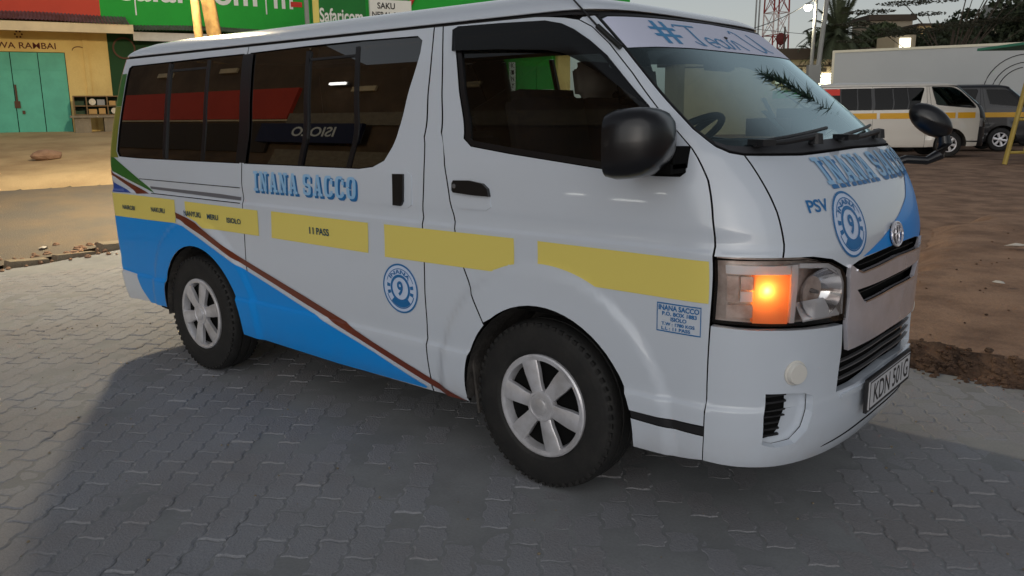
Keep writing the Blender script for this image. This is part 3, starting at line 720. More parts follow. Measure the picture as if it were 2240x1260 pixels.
for zz, x0 in ((1.123, -3.13), (1.040, -2.99)):
    decal('panel_seam', [xz([(x0, zz+.002), (-2.02, zz-.001), (-2.02, zz-.005), (x0, zz-.002)])], 'black_flat', van, off=.0030)
BOX = lambda x0, x1, z0, z1: xz([(x0, z0), (x1, z0), (x1, z1), (x0, z1)])
def name_text(q, m, par, off):
    W1, W2 = slab_tris('INANA'), slab_tris('SACCO')
    for W_t, f0, f1 in ((W1, 0, .4595), (W2, .5085, 1)):
        if isinstance(q[0], str): qq = ('x', q[1]+(q[2]-q[1])*f0, q[1]+(q[2]-q[1])*f1, q[3], q[4])
        else:
            a, b, c, d = [np.array(v, float) for v in q]; qq = [a+(b-a)*f0, a+(b-a)*f1, d+(c-d)*f1, d+(c-d)*f0]
        map_text('name_lettering', W_t, qq, m, par, off)
name_text(('x', -1.878, -1.046, 1.101, 1.204), 'decal_blue', van, .0024)
name_text(('x', -1.892, -1.060, 1.112, 1.214), 'decal_light', van, .0034)
for body, x0, x1, z0, z1 in (('11', -1.417, -1.383, .926, .960), ('PASS', -1.362, -1.264, .926, .960), ('NAIROBI', -3.365, -3.205, .923, .951), ('NAKURU', -2.995, -2.828, .930, .959),
                             ('NANYUKI', -2.608, -2.425, .931, .963), ('MERU', -2.356, -2.243, .930, .960), ('ISIOLO', -2.156, -2.019, .925, .954)):
    map_text('stripe_lettering', text_tris(body, .02), ('x', x0, x1, z0, z1), 'decal_ink', van, .0065)
def ring2(cx, cz, r0, r1, a0=0, a1=2*math.pi, n=40, ky=1.0):
    o = [(cx+r1*math.cos(a0+(a1-a0)*k/n), cz+ky*r1*math.sin(a0+(a1-a0)*k/n)) for k in range(n+1)]
    i_ = [(cx+r0*math.cos(a0+(a1-a0)*k/n), cz+ky*r0*math.sin(a0+(a1-a0)*k/n)) for k in range(n+1)]
    return o, i_
def badge(parent, cx, cz, r, conv, ky=1.0, off=.003):
    """round club badge: rings, arched name, figure in the middle, ribbon below"""
    def dec(nm, polys, m, of): decal(nm, [conv(p) for p in polys], m, parent, off=of, g=.05)
    c1 = [(cx+r*math.cos(2*math.pi*k/48), cz+ky*r*math.sin(2*math.pi*k/48)) for k in range(48)]
    dec('badge_disc', [c1], 'decal_ice', off)
    def annulus(r0, r1, m, of, a0=0, a1=math.pi):
        for q0, q1 in ((a0, (a0+a1)/2), ((a0+a1)/2, a1)):
            o, i_ = ring2(cx, cz, r0*r, r1*r, q0, q1, 24, ky); dec('badge_ring', [o+i_[::-1]], m, of)
    for a0, a1 in ((0, math.pi), (math.pi, 2*math.pi)):
        annulus(.93, 1.0, 'decal_blue', off+.001, a0, a1); annulus(.45, .56, 'decal_blue', off+.001, a0, a1)
    annulus(.78, .82, 'decal_blue', off+.001, R_(200), R_(340)); annulus(.78, .81, 'decal_blue', off+.001, R_(20), R_(160))
    annulus(.56, .77, 'decal_blue', off+.001, R_(225), R_(315))
    for a in (R_(172), R_(196), R_(-16), R_(8)):
        annulus(.58, .76, 'decal_blue', off+.001, a-.10, a+.10)
    def put_txt(body, fx, of, m='decal_blue'):
        V, T, _ = text_tris(body, .03); Q = [conv([fx(u, v)])[0] for u, v in V]; PN = [FN(s, z, of) for s, z in Q]
        put('badge_lettering', mesh('badge_lettering', [p for p, _ in PN], T, m, normals=[n for _, n in PN]), parent)
    def arch(u, v): a = R_(145)-u*R_(110); rad = r*(.60+.16*v); return (cx+rad*math.cos(a), cz+ky*rad*math.sin(a))
    put_txt('INANA', arch, off+.002)
    put_txt('9', lambda u, v: (cx+(u-.5)*.34*r, cz+ky*(v-.5)*.60*r), off+.002)
badge(van, -.779, .731, .113, xz)
# address box on the door
bxs = ring2(0, 0, 0, 1)
decal('address_frame', [BOX(.531, .697, .848, .852)], 'decal_blue', van, off=.003, g=.05); decal('address_frame', [BOX(.531, .697, .750, .754)], 'decal_blue', van, off=.003, g=.05)
decal('address_frame', [BOX(.531, .534, .754, .848)], 'decal_blue', van, off=.003, g=.05); decal('address_frame', [BOX(.694, .697, .754, .848)], 'decal_blue', van, off=.003, g=.05)
for body, x0, x1, z0, z1 in (('INANA SACCO', .538, .690, .826, .845), ('P.O. BOX 1883', .552, .682, .808, .822), ('ISIOLO', .585, .645, .790, .804), ('T.W : 1780 KGS', .550, .675, .773, .785), ('L.L : 11 PASS', .550, .660, .757, .769)):
    map_text('address_lettering', text_tris(body, .03), ('x', x0, x1, z0, z1), 'decal_blue', van, .003)
# bonnet graphics
name_text([(.62, 1.226), (1.505, 1.222), (1.49, 1.318), (.60, 1.318)], 'decal_blue', bonnet, .0024)
name_text([(.605, 1.240), (1.49, 1.236), (1.475, 1.330), (.585, 1.330)], 'decal_light', bonnet, .0034)
map_text('permit_lettering', text_tris('PSV', .02), yz([(-.590, 1.158), (-.487, 1.160), (-.487, 1.200), (-.590, 1.200)]), 'decal_blue', bonnet, .0026)
badge(bonnet, -.385, 1.105, .105, yz, 1.06)
decal('blue_swoosh', [yz([(.575, 1.318), (.56, 1.304), (.37, 1.212), (.254, 1.148), (.089, 1.093), (-.136, 1.033), (-.325, .988), (-.16, .991), (0, .993), (.16, .991), (.30, .986), (.40, .972)]) + [(1.46, 1.003), (1.55, 1.022), (1.66, 1.03), (1.655, 1.16), (1.66, 1.30)]], 'paint_blue', bonnet, off=.002)
# door handles, fuel flap lines, mirror --------------------------------------
skin('door_handle', [xz([(-.805, 1.238), (-.737, 1.240), (-.738, 1.123), (-.752, 1.104), (-.803, 1.104)])], [], 'black_gloss', slide[0], off=.014, rim=.020, gap=0, g=.03)
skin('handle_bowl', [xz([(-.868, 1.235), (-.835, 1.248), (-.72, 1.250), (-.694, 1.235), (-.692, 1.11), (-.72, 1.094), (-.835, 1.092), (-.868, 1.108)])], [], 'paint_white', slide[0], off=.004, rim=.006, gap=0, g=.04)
skin('door_handle', [xz([(-.440, 1.215), (-.432, 1.226), (-.347, 1.229), (-.275, 1.220), (-.246, 1.200), (-.238, 1.170), (-.32, 1.171), (-.432, 1.177), (-.440, 1.185)])], [], 'black_gloss', door[0], off=.016, rim=.022, gap=0, g=.03)
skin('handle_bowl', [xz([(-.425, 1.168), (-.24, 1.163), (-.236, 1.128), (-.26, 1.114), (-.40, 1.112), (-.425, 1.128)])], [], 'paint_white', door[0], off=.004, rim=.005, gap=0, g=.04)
p, n = FN(sx(-.425, 1.203), 1.203, .018); MB().lathe([(.0005, -.002), (.009, -.001), (.009, .004)], 14, 'y', tuple(p)).build('lock', 'steel_grey', door[0])
def mirror_pod(sg):
    r = put('side_mirror', None, van)
    prof = [(-.5, .74, .70), (-.46, .92, .92), (-.30, 1.0, 1.0), (-.05, 1.0, 1.0), (.15, .95, .95), (.32, .80, .80), (.43, .58, .58), (.50, .25, .25), (.515, .02, .02)]
    vs = []; fs = []; N = 28; hx, hy, hz = .205, .130, .112
    for t, ky_, kz_ in prof:
        for k in range(N):
            th = 2*math.pi*k/N; c, s_ = math.cos(th), math.sin(th)
            a = math.copysign(abs(c)**.50, c)*hy*ky_; b = math.copysign(abs(s_)**.55, s_)*hz*kz_
            vs.append((t*hx, a, b + .018*t))
    for i in range(len(prof)-1):
        for k in range(N): fs.append((i*N+k, i*N+(k+1) % N, (i+1)*N+(k+1) % N, (i+1)*N+k))
    fs.append(tuple(range(N))[::-1])
    o = MB().add(vs, fs).build('mirror_shell', 'black_gloss', r, smooth=True)
    o.location = (.53, sg*.965, 1.396); o.rotation_euler = (0, 0, sg*R_(-12))
    MB().box((.565, sg*.855, 1.345), (.10, .12, .07), rz=0).box((.55, sg*.88, 1.31), (.13, .10, .03)).build('mirror_arm', 'black_flat', r)
    MB().box((.474, sg*.985, 1.398), (.004, .17, .145)).build('mirror_glass', 'chrome', r)
mirror_pod(-1)
# folded far door mirror and the small under-mirror on its curved arm at the far front corner
fm = put('side_mirror', None, van); soft_box0 = None
MB().box((.30, .885, 1.40), (.20, .10, .20), rz=R_(20)).build('mirror_shell', 'black_gloss', fm)
um = put('under_mirror', None, van)
UM0, UM1 = np.array([.86, .72, 1.33]), np.array([.99, .86, 1.43])
MB().tube([FN(1.62, 1.26, .0)[0], FN(1.62, 1.26, .03)[0], (.955, .73, 1.265), (.995, .775, 1.29), (1.01, .79, 1.34), (.995, .78, 1.395), (.965, .755, 1.43)], [.020, .019, .018, .026, .032, .028, .022], 10).build('mirror_stalk', 'black_gloss', um, smooth=True)
mpts = []; N_ = 26; mvs = []; mfs = []; mcx = np.array([.955, .745, 1.44]); mn = np.array([-.45, .85, .05]); mn /= np.linalg.norm(mn); mu = np.array([-.60, -.52, .50]); mu -= mn*(mu@mn); mu /= np.linalg.norm(mu); mw = np.cross(mn, mu)
for rad, dep in ((.02, -.045), (.55, -.04), (.88, -.022), (1.0, 0), (.97, .010), (.86, .012), (.84, .004), (.02, .004)):
    for k in range(N_): th = 2*math.pi*k/N_; mvs.append(tuple(mcx+mu*.105*rad*math.cos(th)+mw*.060*rad*math.sin(th)+mn*dep))
for i in range(7):
    for k in range(N_): mfs.append((i*N_+k, i*N_+(k+1) % N_, (i+1)*N_+(k+1) % N_, (i+1)*N_+k))
MB().add(mvs[:6*N_], [f for f in mfs if max(f) < 6*N_]).build('mirror_shell', 'black_gloss', um, smooth=True)
MB().add(mvs[5*N_:], [tuple(i-5*N_ for i in f) for f in mfs if min(f) >= 5*N_]).build('mirror_glass', 'chrome', um)
skin('mirror_base', [[(.150, 1.50), (.119, 1.39), (.118, 1.33), (.106, 1.296), (.08, 1.281), (-.015, 1.281), (.0, 1.38), (.06, 1.45)]], [], 'black_flat', door[0], off=.002, rim=.01, gap=0, g=.05)
# aerial on the pillar
a0, n0 = FN(.245, 1.708, .012); a1, n1 = FN(.229, 1.787, .014)
ae = put('aerial', None, van)
MB().tube([a0, a1], .010, 10).build('aerial_base', 'antenna_black', ae, smooth=True)
MB().tube([a1, a1+np.array([-.16, .02, .14]), a1+np.array([-.62, .10, .56])], [.004, .003, .002], 6).build('aerial_rod', 'antenna_black', ae)
# windscreen banner with script lettering
wsn = [o for o in van.children if o.name.startswith('windscreen') and 'seal' not in o.name][0]
ban = mirror_front([(1, 1.846), (.7, 1.841), (.315, 1.834), (.284, 1.824), (.279, 1.716), (.401, 1.721), (.6, 1.724), (1, 1.724)])
decal('sun_banner', [ban], mat('banner_white', lin(214, 218, 240), .45), wsn, off=-.0015)
def stroke(pts, wd):
    pts = [np.array(p, float) for p in pts]; L = []; Rr = []
    for i in range(len(pts)):
        t = pts[min(i+1, len(pts)-1)]-pts[max(i-1, 0)]; t /= np.linalg.norm(t)+1e-9; nrm = np.array([-t[1], t[0]])*wd*.68
        L.append(tuple(pts[i]+nrm)); Rr.append(tuple(pts[i]-nrm))
    return L+Rr[::-1]
def curve(fn, n=14): return [fn(k/(n-1)) for k in range(n)]
sc = []   # "#Team U" in a loose script, unit height, advance in x
sc += [stroke([(.22, 0), (.42, 1)], .085), stroke([(.52, 0), (.72, 1)], .085), stroke([(.08, .36), (.86, .36)], .085), stroke([(.12, .66), (.90, .66)], .085)]
sc += [stroke([(1.0, .80), (1.06, .90), (1.9, .92)], .05), stroke(curve(lambda t: (1.52-.02*t-.16*math.sin(t*2.6)*t, .92-.92*t)), .055), stroke(curve(lambda t: (1.36-.20*t, .02+.16*t*t), 6), .04)]
x = 1.72
for ch in 'eam':
    if ch == 'e': sc.append(stroke(curve(lambda t: (x+.17+.17*math.cos(-.3+5.6*t), .22+.21*math.sin(-.3+5.6*t)), 18), .045)); sc.append(stroke([(x+.03, .20), (x+.32, .24)], .04)); x += .42
    if ch == 'a': sc.append(stroke(curve(lambda t: (x+.17+.17*math.cos(.4+5.9*t), .22+.21*math.sin(.4+5.9*t)), 18), .045)); sc.append(stroke([(x+.34, .44), (x+.35, .06), (x+.44, .0)], .045)); x += .46
    if ch == 'm':
        for j in range(3): sc.append(stroke(curve(lambda t: (x+.02+.22*j+(.22*t if t > .5 else .11*math.sin(t*3.14)), .0+.44*math.sin(min(t*1.9, 1.57)) if j < 2 else .44-.44*t), 10), .045))
        x += .66
sc += [stroke([(x+.22, .84), (x+.34, .98), (x+.50, .90)], .045), stroke(curve(lambda t: (x+.52+.30*(1-math.cos(t*3.14)), .90-.90*math.sin(t*3.14)**.7), 18), .05), stroke([(x+1.12, .90), (x+1.14, .10), (x+1.3, .02)], .05)]
x += 1.3; sc = [[(a/x*6, b) for a, b in q] for q in sc]
VT = tess(sc, union=True); VT[0][:, 0] /= 6
map_text('banner_lettering', VT, [(.455, 1.737), (1.36, 1.737), (1.30, 1.826), (.43, 1.826)], mat('script_blue', lin(58, 138, 192), .45), wsn, .0002)
# cowl, wipers
cw = mirror_front([(1, 1.386), (.536, 1.380), (.364, 1.375), (.296, 1.381), (.268, 1.396), (.262, 1.384), (.286, 1.366), (.327, 1.356), (.565, 1.349), (1, 1.355)])
skin('cowl_panel', [cw], [], mat('cowl_grey', (.045, .046, .052), .6, fine=.3), van, off=.001, rim=.01, gap=.0)
def on(s, z, off): return FN(s, z, off)[0]
for pts, pv in (([(.66, 1.372, .035), (.50, 1.366, .03), (.36, 1.364, .026)], None), ([(1.30, 1.372, .035), (1.1, 1.366, .03), (.9, 1.364, .026)], None)):
    wp = put('wiper', None, van)
    MB().tube([on(*q) for q in pts], [.012, .010, .007], 8).build('wiper_arm', 'black_trim', wp, smooth=True)
    s0 = pts[2][0]; b0 = [on(s0+.02+.08*k, 1.378+.010*k*.5, .014) for k in range(8)]
    MB().tube(b0, .007, 6).build('wiper_blade', 'black_trim', wp)
    c0 = on(pts[0][0]+.03, 1.368, .02); MB().lathe([(.0005, .03), (.022, .026), (.026, -.01)], 14, 'z', tuple(c0)).build('wiper_cap', 'black_trim', wp)
    MB().box(tuple(on(s0+.03, 1.367, .030)), (.05, .085, .02), rz=R_(60)).build('wiper_clip', 'black_trim', wp)
# number plate, fog covers, lower lip line
pl = put('number_plate', None, van)
MB().box((1.070, 0, .463), (.012, .535, .128)).build('plate_frame', 'black_trim', pl)
MB().box((1.0775, 0, .463), (.005, .512, .106)).build('plate_board', 'plate_white', pl)
wall_text('plate_lettering', 'KDN 501G', 'black_trim', pl, (1.0805, -.205, .425), (0, 1, 0), (0, 0, 1), .43, .076, .012)
for ya, yb in ((-.251, -.248), (.248, .251)): MB().box((1.0808, (ya+yb)/2, .463), (.0012, .004, .100)).build('plate_border', 'black_trim', pl)
for za in (.413, .513): MB().box((1.0808, 0, za), (.0012, .500, .004)).build('plate_border', 'black_trim', pl)
for sg in (1, -1):
    s0 = sy(-.652*sg, .628); q, n = FN(s0, .628, .0); n = Vector(n); Xa = Vector((0, 0, 1)).cross(n).normalized(); Za = n.cross(Xa); vs = []; fs = []
    for rad, dep in ((.044, .0), (.043, .004), (.038, .005), (.037, .016), (.034, .020), (.001, .021)):
        for k in range(28): th = 2*math.pi*k/28; vs.append(tuple(Vector(q)+Xa*rad*math.cos(th)+Za*rad*math.sin(th)+n*dep))
    for i in range(5):
        for k in range(28): fs.append((i*28+k, i*28+(k+1) % 28, (i+1)*28+(k+1) % 28, (i+1)*28+k))
    MB().add(vs, fs).build('fog_cover', 'lamp_white', van, smooth=True)
skin('lip_line', [mirror_front(yz([(0, .347), (-.20, .345), (-.47, .327), (-.49, .322), (-.20, .337), (0, .339)]))], [], 'black_flat', van, off=.001, rim=.004, gap=0)
skin('bumper_ledge', [mirror_front(yz([(0, .516), (-.30, .506), (-.420, .506), (-.412, .492), (-.30, .488), (0, .494)]))], [], 'paint_white', van, off=.008, rim=.012, gap=0)
skin('tail_lamp', [[(-1.55, 1.13), (-1.18, 1.13), (-1.18, .90), (-1.55, .90)]], [], 'red_lens', van, off=.006, rim=.01, gap=0, g=.08, both=True)
skin('rear_reflector', [[(-1.5, .70), (-1.2, .70), (-1.2, .62), (-1.5, .62)]], [], 'red_lens', van, off=.006, rim=.01, gap=0, g=.08, both=True)
# mud flap behind the front wheel
MB().box((-.375, -.70, .40), (.012, .22, .34), ry=R_(-8)).build('mud_flap', 'liner', van)
# cabin: floor, dash, wheel, seats ----------------------------------------
cabin = put('cabin', None, van)
MB().box((-1.45, 0, .735), (4.0, 1.58, .03)).box((.50, 0, .92), (.10, 1.5, .40)).build('cabin_floor', 'black_flat', cabin)
MB().box((.50, 0, 1.20), (.36, 1.48, .22), taper=.9).box((.62, 0, 1.31), (.22, 1.36, .05)).build('dashboard', 'dash_grey', cabin)
MB().box((.46, -.10, 1.33), (.16, .30, .10)).build('dash_pod', 'dash_grey', cabin)
stw = put('steering_wheel', None, van); mb = MB()
ctr = Vector((.34, -.40, 1.37)); ax = Vector((-.55, 0, .83)).normalized(); ux = Vector((0, 1, 0)); uy = ax.cross(ux)
mb.tube([ctr+ux*.19*math.cos(2*math.pi*k/28)+uy*.19*math.sin(2*math.pi*k/28) for k in range(29)], .014, 8, cap=False)
for a in (0, math.pi, -math.pi/2): mb.tube([ctr, ctr+ux*.18*math.cos(a)+uy*.18*math.sin(a)], .014, 6)
mb.tube([ctr, ctr-ax*.30], .03, 8).build('wheel_rim', 'black_trim', stw, smooth=True)
def seat(x, y, w_=.48, cover=True, tall=0, head=True):
    r = put('seat', None, van)
    soft_box((x, y, .98), (.50, w_, .16), m='seat_dark', name='cushion', parent=r)
    soft_box((x-.27, y, 1.27+tall), (.14, w_, .58), ry=R_(-12), m='seat_dark', name='backrest', parent=r)
    if head: soft_box((x-.355, y, 1.635+tall), (.10, .27, .17), ry=R_(-8), m='seat_cover' if cover else 'seat_dark', name='headrest', parent=r)
seat(.03, -.42, .46, head=False, tall=.03); seat(.02, .02, .34); seat(-.02, .46, .46)
for xr in (-1.55, -2.4):
    for yy in (-.50, .02, .52): seat(xr, yy, .46, head=False, tall=-.06)
for yy in (-.50, .02): seat(-.85, yy, .46, head=False, tall=-.16)
# a paper and a sprig lying on the dash
MB().box((.60, -.56, 1.345), (.12, .10, .004), rz=.5, ry=-.12).build('dash_paper', 'plate_white', cabin)
MB().box((.50, .08, 1.425), (.10, .28, .07), rz=.1).build('dash_box', 'seat_cover', cabin)

fs_ = put('flower_spray', None, label='dark green frond with a red flower standing on the dashboard', cat='decoration')
b0, b1 = np.array([.70, .34, 1.40]), np.array([.50, -.02, 1.62]); vs = []; fs = []
for k in range(260):
    t = random.random()**.8; p = b0+(b1-b0)*t+np.array([0, 0, .05*math.sin(t*3)]); d = (b1-b0)/np.linalg.norm(b1-b0)*random.uniform(.3, 1)+rng.normal(size=3)*.30; d /= np.linalg.norm(d); L = random.uniform(.05, .10)*(1.1-.5*t); s_ = np.cross(d, rng.normal(size=3)); s_ /= np.linalg.norm(s_); i = len(vs)
    vs += [p-s_*.004, p+s_*.004, p+d*L]; fs.append((i, i+1, i+2))
put('leaf_spray', mesh('leaf_spray', vs, fs, mat('frond_green', (.02, .045, .03), .7)), fs_, kind='stuff')
MB().tube([b0, b1], [.006, .002], 6).build('stem', 'frond_green', fs_)
mb = MB()
for k in range(14):
    a = k*2.4; r_ = .012+.0022*k; c = b0+np.array([-.03, -.14, .03])+np.array([.3*r_*math.cos(a), r_*math.cos(a), r_*math.sin(a)]); mb.box(tuple(c), (.018, .024, .020), rz=a, ry=a*.7)
mb.build('flower', mat('flower_red', lin(150, 40, 48), .7), fs_)

MB().box((.30, .0, 1.69), (.03, .22, .065), ry=R_(-15)).tube([(.30, 0, 1.72), (.33, 0, 1.79)], .008, 6).build('rear_view_mirror', 'black_trim', cabin)
for yy in (-.40, .40): MB().box((.20, yy, 1.775), (.16, .36, .012), ry=R_(38)).build('sun_visor', 'seat_cover', cabin)
MB().box((.40, .30, 1.50), (.004, .16, .10), rz=.3, ry=R_(-30)).build('dash_card', 'plate_white', cabin)
MB().box((.585, .42, 1.36), (.10, .16, .004), rz=-.4, ry=-.1).build('dash_paper', 'plate_white', cabin)
MB().box((.66, -.26, 1.455), (.004, .07, .10), rz=.2, ry=R_(-45)).build('permit_card', 'plate_white', cabin)
# ------------------------------------------------------------------ ground
mat('sand', lin(206, 180, 138), .95, var=.75, vscale=.9, col2=lin(158, 130, 96), fine=.35, bump=.5, bscale=35)
mat('earth', lin(168, 136, 113), .95, var=.9, vscale=2.2, col2=lin(111, 84, 68), fine=.5, bump=.8, bscale=30)
mat('earth_red', lin(118, 92, 74), .95, var=.95, vscale=6, col2=lin(58, 44, 36), fine=.5, bump=.9, bscale=40)
mat('tarmac', lin(112, 106, 98), .92, var=.8, vscale=1.3, col2=lin(136, 120, 98), fine=.4, bump=.5, bscale=60)
mat('joint_sand', lin(148, 150, 152), .95, var=.5, vscale=3, fine=.25)
mat('paver', lin(155, 157, 163), .86, var=.6, vscale=1.1, col2=lin(138, 132, 129), island=.10, fine=.30, bump=.35, bscale=110)
mat('paver_pink', lin(159, 145, 139), .86, var=.6, vscale=1.1, col2=lin(138, 126, 120), island=.10, fine=.30, bump=.35, bscale=110)
mat('concrete', lin(150, 138, 118), .9, var=.7, vscale=5, fine=.4, bump=.4)
def sstep(a, b, x):
    t = np.clip((x-a)/(b-a), 0, 1); return t*t*(3-2*t)
def vnoise(x, y, sc, seed=0):
    """value noise on arrays"""
    x = np.asarray(x, float)*sc; y = np.asarray(y, float)*sc; xi = np.floor(x).astype(int); yi = np.floor(y).astype(int); fx = x-xi; fy = y-yi
    fx = fx*fx*(3-2*fx); fy = fy*fy*(3-2*fy)
    def hsh(a, b): v = np.sin(a*127.1+b*311.7+seed*74.7)*43758.5453; return v-np.floor(v)
    return (hsh(xi, yi)*(1-fx)+hsh(xi+1, yi)*fx)*(1-fy)+(hsh(xi, yi+1)*(1-fx)+hsh(xi+1, yi+1)*fx)*fy
def fbm(x, y, sc, seed=0): return .5*vnoise(x, y, sc, seed)+.3*vnoise(x, y, sc*2.1, seed+1)+.2*vnoise(x, y, sc*4.3, seed+2)-.5
def rd(x, y): dx, dy = x-CAM[0], y-CAM[1]; return dx*RGT[0]+dy*RGT[1], dx*FWD[0]+dy*FWD[1]
def zt(x, y):
    x = np.asarray(x, float); y = np.asarray(y, float); r, D = rd(x, y)
    wgt = 1-.80*sstep(-2, 7, r)
    return 1.04*np.clip((D-8.6)/11.4, 0, 1)*wgt
def bank(x, y):
    """raised earth island ahead of the minibus"""
    wob = .10*fbm(x, y, 2.2, 5); e1 = sstep(-.10, .10, (y-(1.86-.10*(x-.7)))+wob); e2 = sstep(-.25, .25, (x-(-.03*y+.15))+.9*fbm(x, y, .8, 9)+.2)
    return e1*e2*(.135+.05*fbm(x, y, 1.1, 3))
def sheet(name, xs, ys, fn, m, keep=None, **kw):
    X, Y_ = np.meshgrid(xs, ys, indexing='ij'); Z = fn(X, Y_); nx, ny = X.shape; vs = np.stack([X, Y_, Z], -1).reshape(-1, 3)
    i = np.arange(nx*ny).reshape(nx, ny); q = np.stack([i[:-1, :-1], i[1:, :-1], i[1:, 1:], i[:-1, 1:]], -1).reshape(-1, 4)
    if keep is not None:
        c = vs[q].mean(1); q = q[keep(c[:, 0], c[:, 1])]
    return put(name, mesh(name, vs, q, m, smooth=True), **kw)
def ax(a, b, fine0, fine1, st, big):
    u = list(np.arange(fine0, fine1, st)); lo = list(np.arange(a, fine0, big)); hi = list(np.arange(fine1, b, big)); return np.array(lo+u+hi+[b])
K1 = lambda y: -7.42+.05*(y-.9)                   # left edge of the paving
def gz(x, y):
    near = (1-sstep(0, .6, x*0+np.maximum(K1(y)-x, 0)))*(y < 1.9)
    return zt(x, y)+bank(x, y)*0-.045*near-.012
sheet('ground', ax(-320, 320, -26, 14, .5, 14), ax(-320, 320, -20, 40, .5, 14), gz, 'earth', kind='structure')
# earth bank with its crumbling edge, front right
def bz(x, y): return -.02+bank(x, y)+.012*fbm(x, y, 6, 2)*(bank(x, y) > .02)+zt(x, y)
sheet('earth_bank', np.arange(-1.2, 6.0, .04), np.arange(1.3, 9.0, .04), bz, 'earth', keep=lambda x, y: (bank(x, y) > .012), kind='structure')
# rubble along the broken edge (too small to pick apart)
mb = MB()
def pebble(mb, c, r):
    vs = []; n = 6
    for j, (k, zz) in enumerate(((.75, -.35), (1, .15), (.55, .62))):
        for i in range(n): th = 2*math.pi*i/n+j*.4+random.random()*.5; q = r*k*(.75+.5*random.random()); vs.append((c[0]+q*math.cos(th), c[1]+q*math.sin(th), c[2]+r*zz))
    mb.add(vs, [tuple(range(6))[::-1]]+[(i, (i+1) % 6, 6+(i+1) % 6, 6+i) for i in range(6)]+[(6+i, 6+(i+1) % 6, 12+(i+1) % 6, 12+i) for i in range(6)]+[tuple(range(12, 18))])
for k in range(420):
    x = random.uniform(.4, 2.6); y = 1.86-.10*(x-.7)+random.gauss(-.03, .05)
    pebble(mb, (x, y, float(bz(x, y))+.018), random.uniform(.006, .026))
for k in range(150):
    x = random.uniform(.2, 4); y = random.uniform(1.9, 8); pebble(mb, (x, y, float(bz(x, y))+.004), random.uniform(.004, .014))
mb.build('edge_rubble', 'earth_red', kind='stuff', smooth=False)
o_ = sheet('earth_bank_face', np.arange(.2, 3.0, .02), np.arange(1.45, 2.15, .02), lambda x, y: bz(x, y)+.004+.03*np.maximum(fbm(x, y, 9, 21), 0), 'earth_red', keep=lambda x, y: (abs(y-(1.84-.10*(x-.7))+.10*fbm(x, y, 2.2, 5)) < .11+.1*fbm(x, y, 4, 4)), kind='structure')
# road and pavement at the back left
def road_keep(x, y): return (x < K1(y)-.30) & (x > -12.6+.45*(y-1.5)*.6)
def k2x(y): return -12.45+.60*(y-1.48)
sheet('road', np.arange(-16, -6.9, .12), np.arange(-14, 16, .12), lambda x, y: zt(x, y)+.004, 'tarmac', keep=lambda x, y: (x < K1(y)-.16+.1*fbm(x, y, 2, 8)) & (x > k2x(y)-.4), kind='structure')
sheet('pavement', np.arange(-32, -6, .12), np.arange(-14, 30, .12), lambda x, y: zt(x, y)-.01+(.05+.04*fbm(x, y, .9, 13))*sstep(-.2, .3, k2x(y)-x)+.10*sstep(-.1, .5, k2x(y)-.15-x), 'sand', keep=lambda x, y: (x < k2x(y)+.1+.2*fbm(x, y, 1.6, 8)), kind='structure')
# crumbled kerb between paving and road: a row of low worn blocks
kb = None
kerb = put('kerb', None, kind='structure')
mb = MB(); mb.box((0, 0, 0), (.20, .44, .10), taper=.9)
base = mesh('kerb_block', mb.v, mb.f, 'concrete')
for k in range(34):
    y = -8+k*.47; x = K1(y)-.03; o = put('kerb_block', base, kerb); o.location = (x, y, float(zt(x, y))+random.uniform(-.035, .01)); o.rotation_euler = (random.uniform(-.06, .06), random.uniform(-.08, .08), random.uniform(-.08, .08)); o.scale = (random.uniform(.8, 1.1), random.uniform(.8, 1.02), 1)
mb = MB()
for k in range(500):
    y = random.uniform(-5, 5); x = K1(y)-.05+random.gauss(0, .20); pebble(mb, (x, y, float(zt(x, y))+.005), random.uniform(.01, .045))
mb.build('kerb_rubble', 'earth', kind='stuff')
# paving: interlocking zigzag blocks laid along the view
PA = YAW+R_(-3); pu = np.array([math.cos(PA), math.sin(PA)]); pv = np.array([pu[1], -pu[0]])   # pu away from the camera, pv to the right
PL, PW = .225, .1125
def zig(t):
    t = (t/PL*2) % 1.0; a = .012
    return a*float(np.interp(t, [0, .20, .34, .66, .80, 1], [0, 0, 1, 1, 0, 0]))
def paver_poly(ph):
    left = [(zig(ph+PL*k/20), PL*k/20) for k in range(0, 21, 1)]; left = [p for i, p in enumerate(left) if i in (0, 2, 3, 4, 6, 7, 8, 10, 12, 13, 14, 16, 17, 18, 20)]
    right = [(p[0]+PW, p[1]) for p in left]
    poly = left[::-1] + [(PW*.33, .006), (PW*.66, -.006)] + right + [(PW*.66, PL-.006), (PW*.33, PL+.006)]
    return [(p[0]-PW/2, p[1]-PL/2) for p in poly]
def paver_mesh(ph):
    P = paver_poly(ph); o = shrink(P, .0022); i_ = shrink(P, .0090); n = len(P)
    vs = [(x, y, -.03) for x, y in o]+[(x, y, -.0045) for x, y in o]+[(x, y, 0) for x, y in i_]
    fs = [(a*n+k, a*n+(k+1) % n, (a+1)*n+(k+1) % n, (a+1)*n+k) for a in range(2) for k in range(n)]
    A = sum(o[k-1][0]*o[k][1]-o[k][0]*o[k-1][1] for k in range(n))
    if A < 0: fs = [f[::-1] for f in fs]
    fs.append(tuple(range(2*n, 3*n)) if A > 0 else tuple(range(2*n, 3*n))[::-1])
    return vs, fs
pm = [paver_mesh(0), paver_mesh(0)]
pmesh = [[mesh('paver', *p, m) for p in pm] for m in ('paver', 'paver_pink')]
